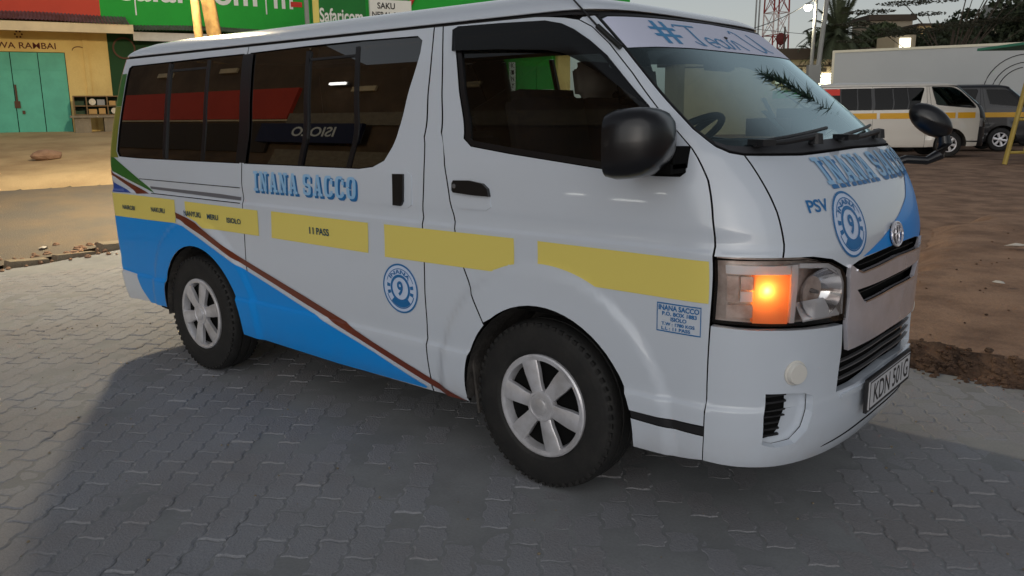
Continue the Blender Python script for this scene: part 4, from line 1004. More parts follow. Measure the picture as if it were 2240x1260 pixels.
paving = sheet('paving', np.arange(-8.2, 4.2, .035), np.arange(-5.5, 2.4, .035), lambda x, y: zt(x, y)-.0050+.0064*np.clip(fbm(x, y, 1.3, 41)*2+.25, 0, .9)+.003*fbm(x, y, 9, 44), 'joint_sand', keep=lambda x, y: x > K1(y)+.1, kind='structure')
cand = []
for i in range(-80, 70):
    for j in range(-4, 52):
        q = CAM[:2]+pv*(i*PW)+pu*(j*PL+(PL/2 if i % 2 else 0))
        if not (K1(q[1])+.12 < q[0] < 4 and -5.2 < q[1] < 1.80): continue
        if bank(q[0], q[1]) > .02: continue
        d = np.array([q[0], q[1], 0])-CAM; c = (d@AX_R, d@AX_U, d@AX_F)
        vis = c[2] > .3 and abs(c[0]/c[2])*FPX < 1200 and -700 < -c[1]/c[2]*FPX < 720
        if not vis and not (c[2] > -.6): continue
        under = -3.6 < q[0] < 1.0 and -.8 < q[1] < .9
        cand.append((0 if (vis and not under) else 1, float(d@d), q, i))
cand.sort(key=lambda t: (t[0], t[1]))
ang_p = math.atan2(pu[1], pu[0])-math.pi/2
mb = [MB(), MB()]; tri = 0
for k, (fl, d2, q, i) in enumerate(cand):
    pink = int(fbm(np.array(q[0]), np.array(q[1]), .7, 31) > .10 and q[0] < -3.4); zz = float(zt(*q))+random.gauss(0, .0018)-.0008; ry, rx = random.gauss(0, .010), random.gauss(0, .008); rz = ang_p+random.gauss(0, .012)
    if k < 300:
        o = put('paver', pmesh[pink][i % 2], paving); o.location = (q[0], q[1], zz); o.rotation_euler = (rx, ry, rz)
    else:
        if d2 > 90: continue
        c, s_ = math.cos(rz), math.sin(rz); vs, fs = pm[0]
        mb[pink].add([(q[0]+c*x-s_*y, q[1]+s_*x+c*y, zz+z+ry*x+rx*y) for x, y, z in vs], fs)
for m_, b in zip(('paver', 'paver_pink'), mb): b.build('paver_field', m_, paving, kind='stuff', fix=False)

# grit lying on the blocks, a few scraps of litter
mb = MB()
for k in range(420):
    x = random.uniform(-4.5, 3.2); y = random.uniform(-4.2, 1.4)
    if -3.5 < x < .9 and -.8 < y < .8: continue
    pebble(mb, (x, y, float(zt(x, y))+.002), random.uniform(.002, .007))
mb.build('grit', 'concrete', kind='stuff')
mat('litter_white', lin(205, 200, 192), .8)
for k, (x, y, s_, lab) in enumerate(((-8.0, .35, .07, 'white scrap of paper by the crumbled kerb'), (.5, 6.1, .10, 'crumpled white scrap on the earth bank near the parked minibuses'), (.75, 4.0, .05, 'small pale scrap on the earth bank beside the bumper'))):
    zz = float(zt(x, y))+float(bank(x, y))+.012; vs = [(x+s_*math.cos(a)*random.uniform(.6, 1.2), y+s_*math.sin(a)*random.uniform(.5, 1), zz+random.uniform(0, s_*.35)) for a in np.linspace(0, 2*math.pi, 8)[:-1]]+[(x, y, zz+s_*.4), (x, y, zz-.004)]
    put('litter', mesh('litter', vs, [(i_, (i_+1) % 7, 7) for i_ in range(7)]+[((i_+1) % 7, i_, 8) for i_ in range(7)], 'litter_white'), label=lab, cat='litter')
# ------------------------------------------------------------------ shop row at the back left
FO = np.array([-20.1, 4.17, 0]); FA = R_(68); FE = np.array([math.cos(FA), math.sin(FA), 0]); FNn = np.array([math.sin(FA), -math.cos(FA), 0])
def fp(a, out, z): return FO+FE*a+FNn*out+np.array([0, 0, z])
def fbox(mb, a0, a1, o0, o1, z0, z1, **k):
    c = fp((a0+a1)/2, (o0+o1)/2, (z0+z1)/2); return mb.box(tuple(c), (a1-a0, o1-o0, z1-z0), rz=FA, **k)
GZ = 1.04
mat('wall_yellow', lin(244, 214, 140), .9, var=.55, vscale=1.3, col2=lin(216, 180, 112), fine=.15, bump=.2, bscale=20)
mat('wall_green', lin(38, 172, 58), .8, var=.4, vscale=.8, col2=lin(30, 140, 48), bump=.15, bscale=10)
mat('wall_dkgreen', lin(30, 74, 38), .8, var=.4, vscale=2)
mat('wall_red', lin(206, 74, 52), .8, var=.35, vscale=1.2, col2=lin(176, 62, 46))
mat('door_teal', lin(92, 196, 172), .55, var=.5, vscale=2.5, col2=lin(72, 164, 144), bump=.1, bscale=8)
mat('door_green', lin(40, 150, 62), .6, var=.4, vscale=2)
mat('iron_roof', lin(120, 108, 112), .6, var=.9, vscale=2.5, col2=lin(84, 62, 52), metal=.3)
mat('fascia_cream', lin(226, 206, 168), .8, var=.4, vscale=2)
mat('fascia_white', lin(214, 212, 205), .8, var=.4, vscale=3, col2=lin(170, 165, 155))
mat('sign_maroon', lin(92, 32, 28), .8)
mat('sign_white', lin(232, 234, 230), .6)
mat('sign_black', lin(25, 25, 28), .7)
mat('sign_green', lin(22, 122, 46), .5, var=.3, vscale=2)
mat('sign_red', lin(205, 52, 40), .6)
mat('metal_rust', lin(92, 62, 44), .7)
mat('wood_pole', lin(172, 138, 82), .85, var=.7, vscale=9, col2=lin(112, 84, 50), bump=.3, bscale=18)
mat('post_grey', lin(150, 152, 150), .6)
ys_ = empty('yellow_shop', tuple(fp(0, 0, GZ)), 0, 'yellow plastered shop with teal metal doors and rusty iron canopy', 'shop')
ys_.location = (0, 0, 0)
fbox(MB(), -9, -.72, -.25, 0, .6, 3.75).build('wall', 'wall_yellow', ys_)
fbox(MB(), 1.555, 2.50, -.25, 0, .6, 3.75).build('wall', 'wall_yellow', ys_)
fbox(MB(), -.72, 1.555, -.25, 0, 3.03, 3.75).build('wall', 'wall_yellow', ys_)
fbox(MB(), 1.95, 2.05, 0, .05, .8, 3.55).build('pilaster', 'wall_yellow', ys_)
for a0, a1 in ((-.71, -.05), (-.04, .40), (.41, .97), (.98, 1.545)):
    dl = fbox(MB(), a0+.004, a1-.004, -.10, -.06, 1.06, 3.02).build('door_leaf', 'door_teal', ys_)
    fbox(MB(), a0+.03, a1-.03, -.06, -.045, 2.62, 2.66).build('door_rail', 'door_teal', dl); fbox(MB(), a0+.03, a1-.03, -.06, -.045, 1.12, 1.16).build('door_rail', 'door_teal', dl)
fbox(MB(), -.8, 1.6, -.20, -.14, .9, 3.1).build('door_backing', 'black_flat', ys_)
lk = put('door_bolt', None, ys_)
fbox(MB(), .42, .46, -.06, -.03, 1.9, 2.28).build('bolt_bar', 'metal_rust', lk); fbox(MB(), .38, .50, -.06, -.02, 1.74, 1.90).build('padlock', 'metal_rust', lk); fbox(MB(), .52, .58, -.06, -.03, 1.60, 1.68).build('hasp', 'metal_rust', lk)
wall_text('shop_lettering', 'WA RAMBAI', 'sign_maroon', ys_, fp(.16, .006, 3.10), FE, (0, 0, 1), 1.22, .14, .01)
mb = MB()
for k in range(6):
    a = math.pi*k/3; fbox(mb, .64+.07*math.cos(a)-.018, .64+.07*math.cos(a)+.018, .004, .008+k*.0006, 3.42+.07*math.sin(a)-.018, 3.42+.07*math.sin(a)+.018)
mb.build('rosette_mark', 'sign_maroon', ys_)
pts = [fp(1.86+.14*math.cos(math.pi*k/10), .008, 3.08+.09*math.sin(math.pi*k/10)) for k in range(11)]; MB().tube(pts, .010, 5).build('arch_mark', 'sign_maroon', ys_)
def corrugated(name, a0, a1, o0, z0, o1, z1, m, parent, pitch=.076, amp=.014):
    n = int((a1-a0)/pitch*6); vs = []; fs = []
    for k in range(n+1):
        a = a0+(a1-a0)*k/n; d = amp*math.sin(2*math.pi*(a-a0)/pitch)+.02*math.sin(a*1.7)
        vs += [tuple(fp(a, o0, z0+d)), tuple(fp(a, (o0+o1)/2, (z0+z1)/2+d-.02)), tuple(fp(a, o1, z1+d))]
    for k in range(n): fs += [(3*k, 3*k+3, 3*k+4, 3*k+1), (3*k+1, 3*k+4, 3*k+5, 3*k+2)]
    return put(name, mesh(name, vs, fs, m), parent)
corrugated('canopy_roof', -9, 2.95, -.05, 3.93, 1.28, 3.62, 'iron_roof', ys_)
fbox(MB(), -9, 3.02, 1.22, 1.25, 3.40, 3.60).build('fascia_board', 'fascia_cream', ys_)
fbox(MB(), -9, 2.95, 0, 1.22, 3.50, 3.53).build('canopy_soffit', 'fascia_cream', ys_)
# upper storey front carrying painted adverts
up = put('painted_parapet', None, label='painted upper wall, red on the left and green with white lettering', cat='wall')
fbox(MB(), -9, 2.42, -.30, -.02, 3.6, 5.6).build('red_panel', 'wall_red', up)
fbox(MB(), 2.42, 18, -.30, -.02, 3.62, 5.6).build('green_panel', 'wall_green', up)
wall_text('advert_lettering', 'Safaricom', 'sign_white', up, fp(2.85, -.012, 4.28), FE, (0, 0, 1), 3.30, .62, .02)
wall_text('advert_lettering', 'm', 'sign_white', up, fp(6.58, -.012, 4.26), FE, (0, 0, 1), .50, .42, .02)
fbox(MB(), 3.20, 3.23, -.02, -.004, 3.95, 4.35).build('advert_stroke', 'sign_white', up); fbox(MB(), 6.36, 6.39, -.02, -.004, 4.10, 4.9).build('advert_stroke', 'sign_white', up)
fbox(MB(), 7.02, 7.32, -.02, -.004, 4.32, 4.45).build('advert_swash', 'sign_red', up)
MB().tube([fp(10.05+.5*t, .01, 4.3+.5*t*t) for t in (0, .3, .6, 1, 1.4)], [.03, .05, .06, .05, .02], 6).build('advert_swash', 'sign_red', up)
# second shop: dark green front with an awning board
gs = put('green_shop', None, label='green shop row with doors behind the minibus', cat='shop')
fbox(MB(), 2.50, 14.9, -.30, -.04, .3, 3.62).build('wall', 'wall_dkgreen', gs)
fbox(MB(), 12.2, 15.6, -.04, .05, .3, 3.4).build('wall', 'wall_green', gs)
for a0 in (13.75, 14.45): fbox(MB(), a0, a0+.68, .05, .09, .4, 2.9).build('door_leaf', 'door_green', gs)
fbox(MB(), 15.15, 15.6, .05, .20, .3, 3.4).build('pillar', 'wall_yellow', gs)
fbox(MB(), 13.5, 13.70, .06, .10, 1.2, 3.0).build('side_board', 'sign_white', gs)
for k, ch in enumerate('KINYO'): wall_text('side_lettering', ch, 'sign_black', gs, fp(13.56, .108, 2.84-.2*k), FE, (0, 0, 1), .09, .13, .02)
fbox(MB(), 14.55, 15.05, .092, .096, 2.16, 2.20).build('door_line', 'sign_white', gs)
corrugated('awning_roof', 2.9, 16, -.05, 3.74, .75, 3.55, 'iron_roof', gs, amp=.012)
fbox(MB(), 3.05, 16, .58, .61, 3.30, 3.50).build('awning_board', 'fascia_white', gs)
o_, i_ = ring2(0, 0, .20, .30, 0, 2*math.pi, 32)
for kk, (r0, r1, m) in enumerate(((.22, .26, 'metal_rust'), (0.001, .22, 'wall_dkgreen'))):
    vs = []; n = 36
    for r in (r0, r1):
        for k in range(n): vs.append(tuple(fp(2.86+r*math.cos(2*math.pi*k/n), .012, 3.16+r*math.sin(2*math.pi*k/n))))
    put('round_mark', mesh('round_mark', vs, [(k, (k+1) % n, n+(k+1) % n, n+k) for k in range(n)], m), gs)
# signs on posts above the roofs
def sign(name, a0, a1, z0, z1, out, face, txts, label, posts):
    r = put(name, None, label=label, cat='sign')
    for a in posts: fbox(MB(), a-.045, a+.045, out-.06, out+.02, 1.0, z1+.02).build('post', 'post_grey', r)
    fbox(MB(), a0, a1, out, out+.08, z0, z1).build('board', face, r)
    for body, x0, x1, y0, y1, m in txts: wall_text('lettering', body, m, r, fp(x0, out+.087, y0), FE, (0, 0, 1), x1-x0, y1-y0, .02)
    return r
s1 = sign('shop_sign', 6.86, 8.22, 3.45, 4.75, 2.5, 'sign_green', [('Safaricom', 7.06, 8.14, 3.68, 4.02, 'sign_white')], 'green sign board with white lettering behind the minibus roof', (6.78,))
fbox(MB(), 6.90, 7.05, 2.585, 2.592, 3.48, 4.3).build('yellow_flash', 'paint_yellow', s1)
s2 = sign('shop_sign', 8.33, 9.42, 3.55, 4.28, 2.5, 'sign_white', [('SAKU', 8.52, 8.98, 4.06, 4.21, 'sign_black'), ('NERAL SHOP', 8.38, 9.36, 3.86, 3.99, 'sign_black')], 'white hand lettered general shop sign beside the green sign', (9.30,))
for n_, a0, lean, r0, ty in (('leaning pole', 0, .10, .075, 1.0), ('thick pole', .1, .22, .13, 1.0)): pass
P1 = np.array([-8.60, 2.81]); P2 = np.array([-8.89, 3.22])
def pole(p, lean, r0, h_, label):
    x, y = p; z0 = float(zt(x, y))-.2; e = np.array([*(RGT[:2]*lean), h_]); o = put('wooden_pole', None, label=label, cat='pole', group='wooden poles at the shop row')
    base = np.array([x, y, z0])-np.array([*(RGT[:2]*lean), 0])*(2.4/h_)
    MB().tube([base+e*t for t in (0, .2, .4, .6, .8, 1)], [r0, r0*.97, r0*.94, r0*.9, r0*.86, r0*.8], 12).build('pole_shaft', 'wood_pole', o, smooth=True); return o, base+e
lp, top1 = pole(P1, -.15, .062, 4.9, 'slim wooden pole beside the thicker one behind the roof')
_, top2 = pole(P2, -.55, .105, 5.0, 'thick leaning wooden pole behind the minibus roof')
# street lamp carried by the slim pole (head above the picture), the warm pool over the shops comes from it
lampc = Vector((P1[0]+.30, P1[1]-.45, 4.35))
sl = put('street_lamp', None, label='street lamp on the slim wooden pole near the shops', cat='street lamp')
MB().tube([top1, Vector(top1)+Vector((.1, -.15, .18)), lampc+Vector((0, .1, .10))], .025, 8).build('lamp_arm', 'post_grey', sl)
MB().lathe([(.001, .16), (.09, .14), (.17, .06), (.19, 0)], 20, 'z', tuple(lampc)).build('lamp_head', 'post_grey', sl, smooth=True)
MB().lathe([(.001, -.07), (.07, -.055), (.11, -.01), (.12, .02)], 16, 'z', tuple(lampc)).build('lamp_bulb', mat('lamp_glow', (1, .8, .5), .5, emit=(1, .72, .38), estr=20), sl, smooth=True)
ld = bpy.data.lights.new('street_light', 'POINT'); ld.energy = 780; ld.color = (1, .83, .56); ld.shadow_soft_size = .20
lo = bpy.data.objects.new('street_light', ld); COL.objects.link(lo); lo.location = lampc+Vector((0, 0, -.20)); lo.parent = sl
# display cabinet on a plastered stand, loose stone
cb = put('display_cabinet', None, label='small glass display cabinet on a plastered stand beside the teal doors', cat='cabinet')
fbox(MB(), 1.58, 1.92, .55, 1.15, .95, 1.50).build('stand_leg', 'concrete', cb); fbox(MB(), 2.20, 2.75, .55, 1.15, .95, 1.50).build('stand_leg', 'concrete', cb)
fbox(MB(), 1.50, 2.85, .48, 1.22, 1.50, 1.55).build('stand_top', 'concrete', cb)
mat('cab_green', lin(66, 92, 70), .7); mat('cab_wood', lin(120, 96, 64), .8)
fbox(MB(), 1.60, 2.78, .55, .62, 1.55, 2.00).build('cabinet_back', 'cab_green', cb)
for z in (1.553, 1.755, 1.975): fbox(MB(), 1.60, 2.78, .62, 1.05, z, z+.025).build('shelf', 'cab_wood', cb)
for a in (1.60, 1.86, 2.30, 2.755): fbox(MB(), a, a+.025, .62, 1.07, 1.553, 2.0).build('upright', 'cab_wood', cb)
goods = [mat('goods%d' % k, c, .7) for k, c in enumerate((lin(220, 210, 190), lin(190, 150, 90), lin(150, 150, 150), lin(60, 60, 60)))]
def good(nm, a, z, w_, h_, m, lab, rnd=False):
    if rnd:
        c = fp(a, .92, z+h_/2); vs = []; fs = []; n_ = 18
        for o_ in (-.05, .05):
            for k in range(n_): th = 2*math.pi*k/n_; vs.append(tuple(c+FE*(w_/2*math.cos(th))+np.array([0, 0, h_/2*math.sin(th)])+FNn*o_))
        fs = [(k, (k+1) % n_, n_+(k+1) % n_, n_+k) for k in range(n_)]+[tuple(range(n_)), tuple(range(n_, 2*n_))[::-1]]
        MB().add(vs, fs).build(nm, m, label=lab, cat='goods')
    else: fbox(MB(), a-w_/2, a+w_/2, .80, .98, z, z+h_).build(nm, m, label=lab, cat='goods')
good('tin', 2.00, 1.785, .15, .15, goods[0], 'round white tin on the upper left shelf of the cabinet', True)
good('carton', 2.18, 1.785, .16, .13, goods[2], 'grey carton beside the round tin in the cabinet')
good('carton', 2.42, 1.785, .14, .10, goods[1], 'tan carton on the upper right shelf of the cabinet')
good('carton', 1.99, 1.585, .17, .11, goods[1], 'flat tan carton on the lower left shelf of the cabinet')
good('carton', 2.19, 1.585, .14, .13, goods[1], 'tall tan carton on the lower shelf next to the upright')
good('tin', 2.45, 1.585, .14, .14, goods[0], 'round white tin on the lower right shelf of the cabinet', True)
def rock(name, c, r, m, label, cat, sq=(1, 1, .6)):
    bm = bmesh.new(); bmesh.ops.create_icosphere(bm, subdivisions=2, radius=1)
    for v in bm.verts: v.co *= 1+.35*float(fbm(np.array(v.co.x*1.3+c[0]), np.array(v.co.y*1.3+v.co.z*2), 1.5, 3)); v.co = Vector((v.co.x*sq[0]*r+c[0], v.co.y*sq[1]*r+c[1], v.co.z*sq[2]*r+c[2]))
    me = bpy.data.meshes.new(name); bm.to_mesh(me); bm.free(); me.materials.append(M_(m)); return put(name, me, label=label, cat=cat)
sp_ = np.array([-14.4, 2.95]); rock('stone', (sp_[0], sp_[1], float(zt(*sp_))+.22), .17, 'earth', 'brown stone lying on the sandy pavement', 'stone', (1.0, 1.6, .62))
# ------------------------------------------------------------------ right-hand background
def at(r, D): q = CAM[:2]+RGT[:2]*r+FWD[:2]*D; return q
def px(u, D):                                     # lateral offset seen under picture column u at distance D
    return (u-1120)/FPX*D*.979
VH = math.atan2(RGT[1], RGT[0])
mat('paint_cream', (.62, .60, .56), .3, coat=1); mat('paint_black', (.008, .009, .013), .3, coat=.25); mat('paint_silver', (.42, .43, .46), .3, coat=1, metal=.3)
glass('glass_dark', (.02, .02, .022), .45); glass('glass_pale', (.75, .85, .80), .8)
gcp = 'minibuses parked at the back right'
def parked(u_front, D, yaw_off, pal, label):
    q = at(px(u_front, D), D); z = float(zt(*q)); rz = VH+yaw_off
    off = np.array([math.cos(rz), math.sin(rz)])*0
    return build_van('parked_minibus', label, 'minibus', (q[0], q[1], z), rz, pal, group=gcp)
v1, sl1, dr1, _ = parked(2058, 23.2, R_(-5), dict(body='paint_cream', bumper='paint_black', nose='paint_black', tint='glass_dark', front_tint='glass_pale'), 'white minibus with a yellow band and black nose parked at the back')
YS = lambda par, x0, x1, z0=1.0, z1=1.11: decal('yellow_stripe', [xz([(x0, z0), (x1, z0), (x1, z1), (x0, z1)])], 'paint_yellow', par, off=.006, g=.16)
MATS['paint_yellow2'] = mat('amber_yellow', lin(214, 160, 22), .4)
for x0, x1 in ((-3.3, -1.9), (-1.82, -.72), (-.66, .10), (.16, .60)):
    decal('yellow_stripe', [xz([(x0, 1.02), (x1, 1.02), (x1, 1.17), (x0, 1.17)])], 'amber_yellow', v1, off=.008, g=.16)
for z0, z1, m in ((1.64, 1.80, 'sign_red'), (1.44, 1.64, 'sign_black'), (1.26, 1.44, 'wall_green')):
    decal('flag_sticker', [xz([(-3.36, z0), (-2.86, z0), (-2.86, z1), (-3.36, z1)])], m, v1, off=.010, g=.2)
vs = []; n = 18
cr = [( -3.11+.052*math.cos(a), 1.54+.052*math.sin(a)) for a in [R_(40)+R_(280)*k/n for k in range(n+1)]]+[(-3.095+.038*math.cos(a), 1.54+.038*math.sin(a)) for a in [R_(320)-R_(280)*k/n for k in range(n+1)]]
decal('flag_crescent', [xz(cr)], 'sign_white', v1, off=.013, g=.2)
st = []
for k in range(10): rr_ = .026 if k % 2 == 0 else .011; a = math.pi/2+k*math.pi/5; st.append((-3.03+rr_*math.cos(a), 1.54+rr_*math.sin(a)))
decal('flag_star', [xz(st)], 'sign_white', v1, off=.013, g=.2)
hub = None
v2, *_ = parked(2178, 26.0, R_(-12), dict(body='paint_black', bumper='paint_black', tint='glass_dark', front_tint='glass_dark'), 'black minibus with a yellow band parked beyond the white one')
for x0, x1 in ((-3.3, -1.4), (-1.3, .58)): decal('yellow_stripe', [xz([(x0, 1.00), (x1, 1.00), (x1, 1.14), (x0, 1.14)])], 'amber_yellow', v2, off=.008, g=.16)
v3, *_ = parked(2240, 29.5, R_(-14), dict(body='paint_silver', bumper='paint_black', tint='glass_dark', front_tint='glass_dark'), 'silver blue minibus farthest right behind the black one')
# box lorry behind the vans
mat('lorry_grey', lin(178, 182, 184), .55, var=.3, vscale=.5, col2=lin(160, 164, 168)); mat('lorry_edge', lin(220, 215, 195), .5)
lq = at(px(2040, 30), 30); lz = float(zt(*lq))-.25; lrz = VH+R_(-31)
lr = empty('box_lorry', (lq[0], lq[1], lz), lrz, 'long grey box lorry behind the parked minibuses', 'lorry')
MB().box((0, 0, 2.40), (6.3, 2.3, 2.3)).build('cargo_box', 'lorry_grey', lr)
for zz in (1.27, 3.53): MB().box((0, -1.152, zz), (6.34, .06, .08)).build('box_rail', 'lorry_edge', lr)
for xx in (-3.15, 3.15): MB().box((xx, -1.155, 2.40), (.08, .06, 2.32)).build('box_post', 'lorry_edge', lr)
MB().box((0, 0, 1.0), (6.6, .9, .3)).build('chassis', 'black_flat', lr)
soft_box((4.25, 0, 1.75), (1.8, 2.1, 2.1), m='lorry_grey', name='cab', parent=lr)
for xx in (-2.0, -1.0, 4.1):
    for yy in (-1.0, 1.0): MB().lathe([(.2, -.12), (.48, -.12), (.50, 0), (.48, .12), (.2, .12)], 20, c=(xx, yy, .5), closed=True).build('wheel', 'rubber', lr)
mb = MB()
def arcl(c, r, a0, a1, n=10): return [(c[0]+r*math.cos(a0+(a1-a0)*k/n), -1.16, c[1]+r*math.sin(a0+(a1-a0)*k/n)) for k in range(n+1)]
A = arcl((2.75, 2.05), 1.15, R_(175), R_(85)); B = arcl((2.78, 2.0), .95, R_(172), R_(85)); C_ = arcl((2.8, 2.0), .80, R_(178), R_(100))
for q in (A, B, C_, [A[0], B[0], C_[0]], [A[-1], (3.1, -1.16, 2.8)]): mb.tube(q, .014, 4)
mb.build('line_drawing', 'sign_black', lr)
# yellow steel frame stall, far right
gq = at(px(2232, 19.5), 19.5); g0 = np.array([gq[0], gq[1], float(zt(*gq))]); gx = np.array([*RGT[:2], 0]); gd = np.array([*FWD[:2], 0]); gz_ = np.array([0, 0, 1.])
mat('frame_yellow', lin(168, 146, 70), .6, var=.5, vscale=5); mat('panel_red', lin(92, 26, 22), .7); mat('panel_ochre', lin(150, 112, 40), .7); mat('roof_teal', lin(40, 128, 104), .5); mat('stall_dark', (.012, .012, .010), .9)
stl = put('market_stall', None, label='yellow steel framed stall with dark red panel at the right edge', cat='stall')
def bar(a, b, r_, m, nm): MB().tube([g0+gx*a[0]+gd*a[1]+gz_*a[2], g0+gx*b[0]+gd*b[1]+gz_*b[2]], r_, 8).build(nm, m, stl)
for a in (0, .92, 1.8): bar((a-.18, 0, 0), (a+.25, 0, 2.6), .055, 'frame_yellow', 'post')
for a in (.35, .68): bar((a-.10, 0, .30), (a+.02, 0, 1.02), .03, 'frame_yellow', 'slat')
for zz in (.27, 1.02, 1.58): bar((-.18+.43*zz/2.6, .02, zz), (2.0, .02, zz), .035, 'frame_yellow', 'rail')
def gbox(mb, a0, a1, d0, d1, z0, z1): return mb.box(tuple(g0+gx*(a0+a1)/2+gd*(d0+d1)/2+gz_*(z0+z1)/2), (a1-a0, d1-d0, z1-z0), rz=VH)
gbox(MB(), .12, 2.0, .06, .09, 1.62, 2.15).build('red_panel', 'panel_red', stl); gbox(MB(), .20, 2.0, .06, .09, 2.2, 2.56).build('ochre_panel', 'panel_ochre', stl)
gbox(MB(), .85, 2.2, .25, .9, 0, 1.6).build('counter_bulk', 'stall_dark', stl)
gbox(MB(), -.1, 2.4, -.2, 1.8, 2.66, 2.72).build('stall_roof', 'roof_teal', stl)
# boundary wall with a dark roof and lit shop fronts far back
bw = put('roadside_building', None, label='long low cream building with dark roof behind the street lamp', cat='building')
b0 = at(px(1560, 47), 47); mat('cream_wall', lin(196, 180, 150), .85, var=.3, vscale=1); mat('roof_dark', lin(66, 56, 46), .85)
mat('lit_sign', (.9, .88, .7), .5, emit=(1, .93, .70), estr=1.3); mat('lit_white', (1, 1, 1), .5, emit=(1, .98, .92), estr=3.0)
def bb(nm, r0, r1, D0, D1, z0, z1, m, par): 
    q = at((r0+r1)/2, (D0+D1)/2); return MB().box((q[0], q[1], (z0+z1)/2), (r1-r0, D1-D0, z1-z0), rz=VH).build(nm, m, par)
L0, L1 = px(1500, 47), px(1985, 47)
bb('wall', L0, L1, 47, 53, 0, 4.15, 'cream_wall', bw); bb('roof', L0-.4, L1+.4, 46.4, 53.6, 4.15, 4.72, 'roof_dark', bw)
for k in range(9): bb('vent_block', px(1812+6*k, 47)-.05, px(1812+6*k, 47)+.05, 46.97, 47.02, 3.86, 4.0, 'roof_dark', bw)
bb('wall_band', L0, L1, 46.95, 47, 3.78, 3.86, 'roof_dark', bw)
for k in range(9): bb('window', px(1722+26*k, 47)-.16, px(1722+26*k, 47)+.16, 46.96, 47.01, 3.50, 3.70, 'roof_dark', bw)
bb('lit_fascia', px(1778, 46.6), px(1856, 46.6), 46.6, 46.9, 2.85, 3.42, 'lit_sign', bw); bb('lit_fascia', px(1700, 46.6), px(1770, 46.6), 46.6, 46.9, 2.9, 3.1, 'lit_sign', bw)
bb('lit_tube', px(1806, 46), px(1838, 46), 46, 46.2, 2.62, 2.82, 'lit_white', bw)
bb('green_awning', px(1700, 45.8), px(1840, 45.8), 45.6, 46.4, 2.1, 2.5, 'wall_green', bw)
# utility poles with a lit street lamp
def upole(u, D, h_, r_, lean, label, m='post_grey', cat='pole', name='utility_pole'):
    q = at(px(u, D), D); z = float(zt(*q)); o = put(name, None, label=label, cat=cat)
    e = np.array([*(RGT[:2]*lean), h_]); b_ = np.array([q[0], q[1], z]); MB().tube([b_+e*t for t in (0, .33, .66, 1)], [r_, r_*.92, r_*.85, r_*.78], 10).build('pole_shaft', m, o, smooth=True); return o, b_, b_+e
sl2, b_, tp = upole(1770, 38, 5.95, .09, .12, 'lit street lamp on the grey pole beside the palm', cat='street lamp', name='street_lamp')
hd = tp+np.array([*(RGT[:2]*-.35), -.25])
MB().tube([tp, tp+np.array([0, 0, .05]), hd+np.array([0, 0, .12])], .03, 6).build('lamp_arm', 'post_grey', sl2)
MB().lathe([(.001, .14), (.12, .10), (.16, 0)], 14, 'z', tuple(hd)).build('lamp_head', 'post_grey', sl2)
bm = bmesh.new(); bmesh.ops.create_icosphere(bm, subdivisions=2, radius=.17); bmesh.ops.translate(bm, vec=hd-np.array([0, 0, .05]), verts=bm.verts); me = bpy.data.meshes.new('lamp_bulb'); bm.to_mesh(me); bm.free(); me.materials.append(mat('lamp_lit', (1, .95, .8), .5, emit=(1, .92, .66), estr=14)); put('lamp_bulb', me, sl2)
ld2 = bpy.data.lights.new('street_light', 'POINT'); ld2.energy = 160; ld2.color = (1, .88, .62); ld2.shadow_soft_size = .2
lo2 = bpy.data.objects.new('street_light', ld2); COL.objects.link(lo2); lo2.location = hd-np.array([0, 0, .35]); lo2.parent = sl2
up2, b2, t2 = upole(1777, 36.5, 8.5, .11, .62, 'leaning grey utility pole with a meter box beside the lamp')
MB().box(tuple(b2+np.array([*(RGT[:2]*-.02), 2.75])-np.array([*FWD[:2]*.15, 0])), (.52, .3, .75), rz=VH).build('meter_box', 'post_grey', up2)
upole(1712, 60, 6.9, .07, 0, 'slim dark post left of the street lamp', 'roof_dark', 'pole', 'thin_post')
# lattice mast
mat('mast_red', lin(140, 44, 36), .6); mat('mast_white', lin(205, 190, 185), .6)
mq = at(px(1692, 80), 80); mt = empty('lattice_mast', (mq[0], mq[1], float(zt(*mq))), VH+.3, 'red and white lattice radio mast beyond the roofs', 'mast')
H_ = 20; 
def leg(k, z): a = k*math.pi/2+math.pi/4; w0 = 1.35*(1-z/H_*.35); return (w0*math.cos(a), w0*math.sin(a), z)
for sidx in range(10):
    z0, z1 = sidx*2, sidx*2+2; m = 'mast_red' if sidx % 2 else 'mast_white'; mb = MB()
    for k in range(4):
        mb.tube([leg(k, z0), leg(k, z1)], .075, 5); mb.tube([leg(k, z0), leg((k+1) % 4, z1)], .04, 4); mb.tube([leg((k+1) % 4, z0), leg(k, z1)], .04, 4); mb.tube([leg(k, z1), leg((k+1) % 4, z1)], .04, 4)
    mb.build('mast_section', m, mt)
MB().lathe([(.001, -.1), (.5, -.02), (.55, .1)], 16, 'y', (-.2, -1.3, 7.6)).build('dish', 'panel_red', mt)
for u, hgt in ((1652, 13.5), (1645, 13)):
    upole(u, 95, 22, .10, .3, 'thin far aerial mast %s of the pair left of the lattice mast' % ('right' if u > 1650 else 'left'), 'post_grey', 'mast', 'aerial_mast')
# overhead wires
def wire(p, q, sag, label):
    p, q = np.array(p), np.array(q); MB().tube([p+(q-p)*t-np.array([0, 0, sag*4*t*(1-t)]) for t in np.linspace(0, 1, 17)], .016, 4).build('overhead_wire', 'sign_black', label=label, cat='wire')
qa = at(px(1500, 40), 40); wire((qa[0], qa[1], 5.1), hd+np.array([0, 0, .1]), .55, 'sagging wire running left from the lit lamp')
qa = at(px(1180, 45), 45); qb = at(px(1760, 60), 60); wire((qa[0], qa[1], 7.7), (qb[0], qb[1], 6.6), .3, 'thin wire high over the minibus windscreen')
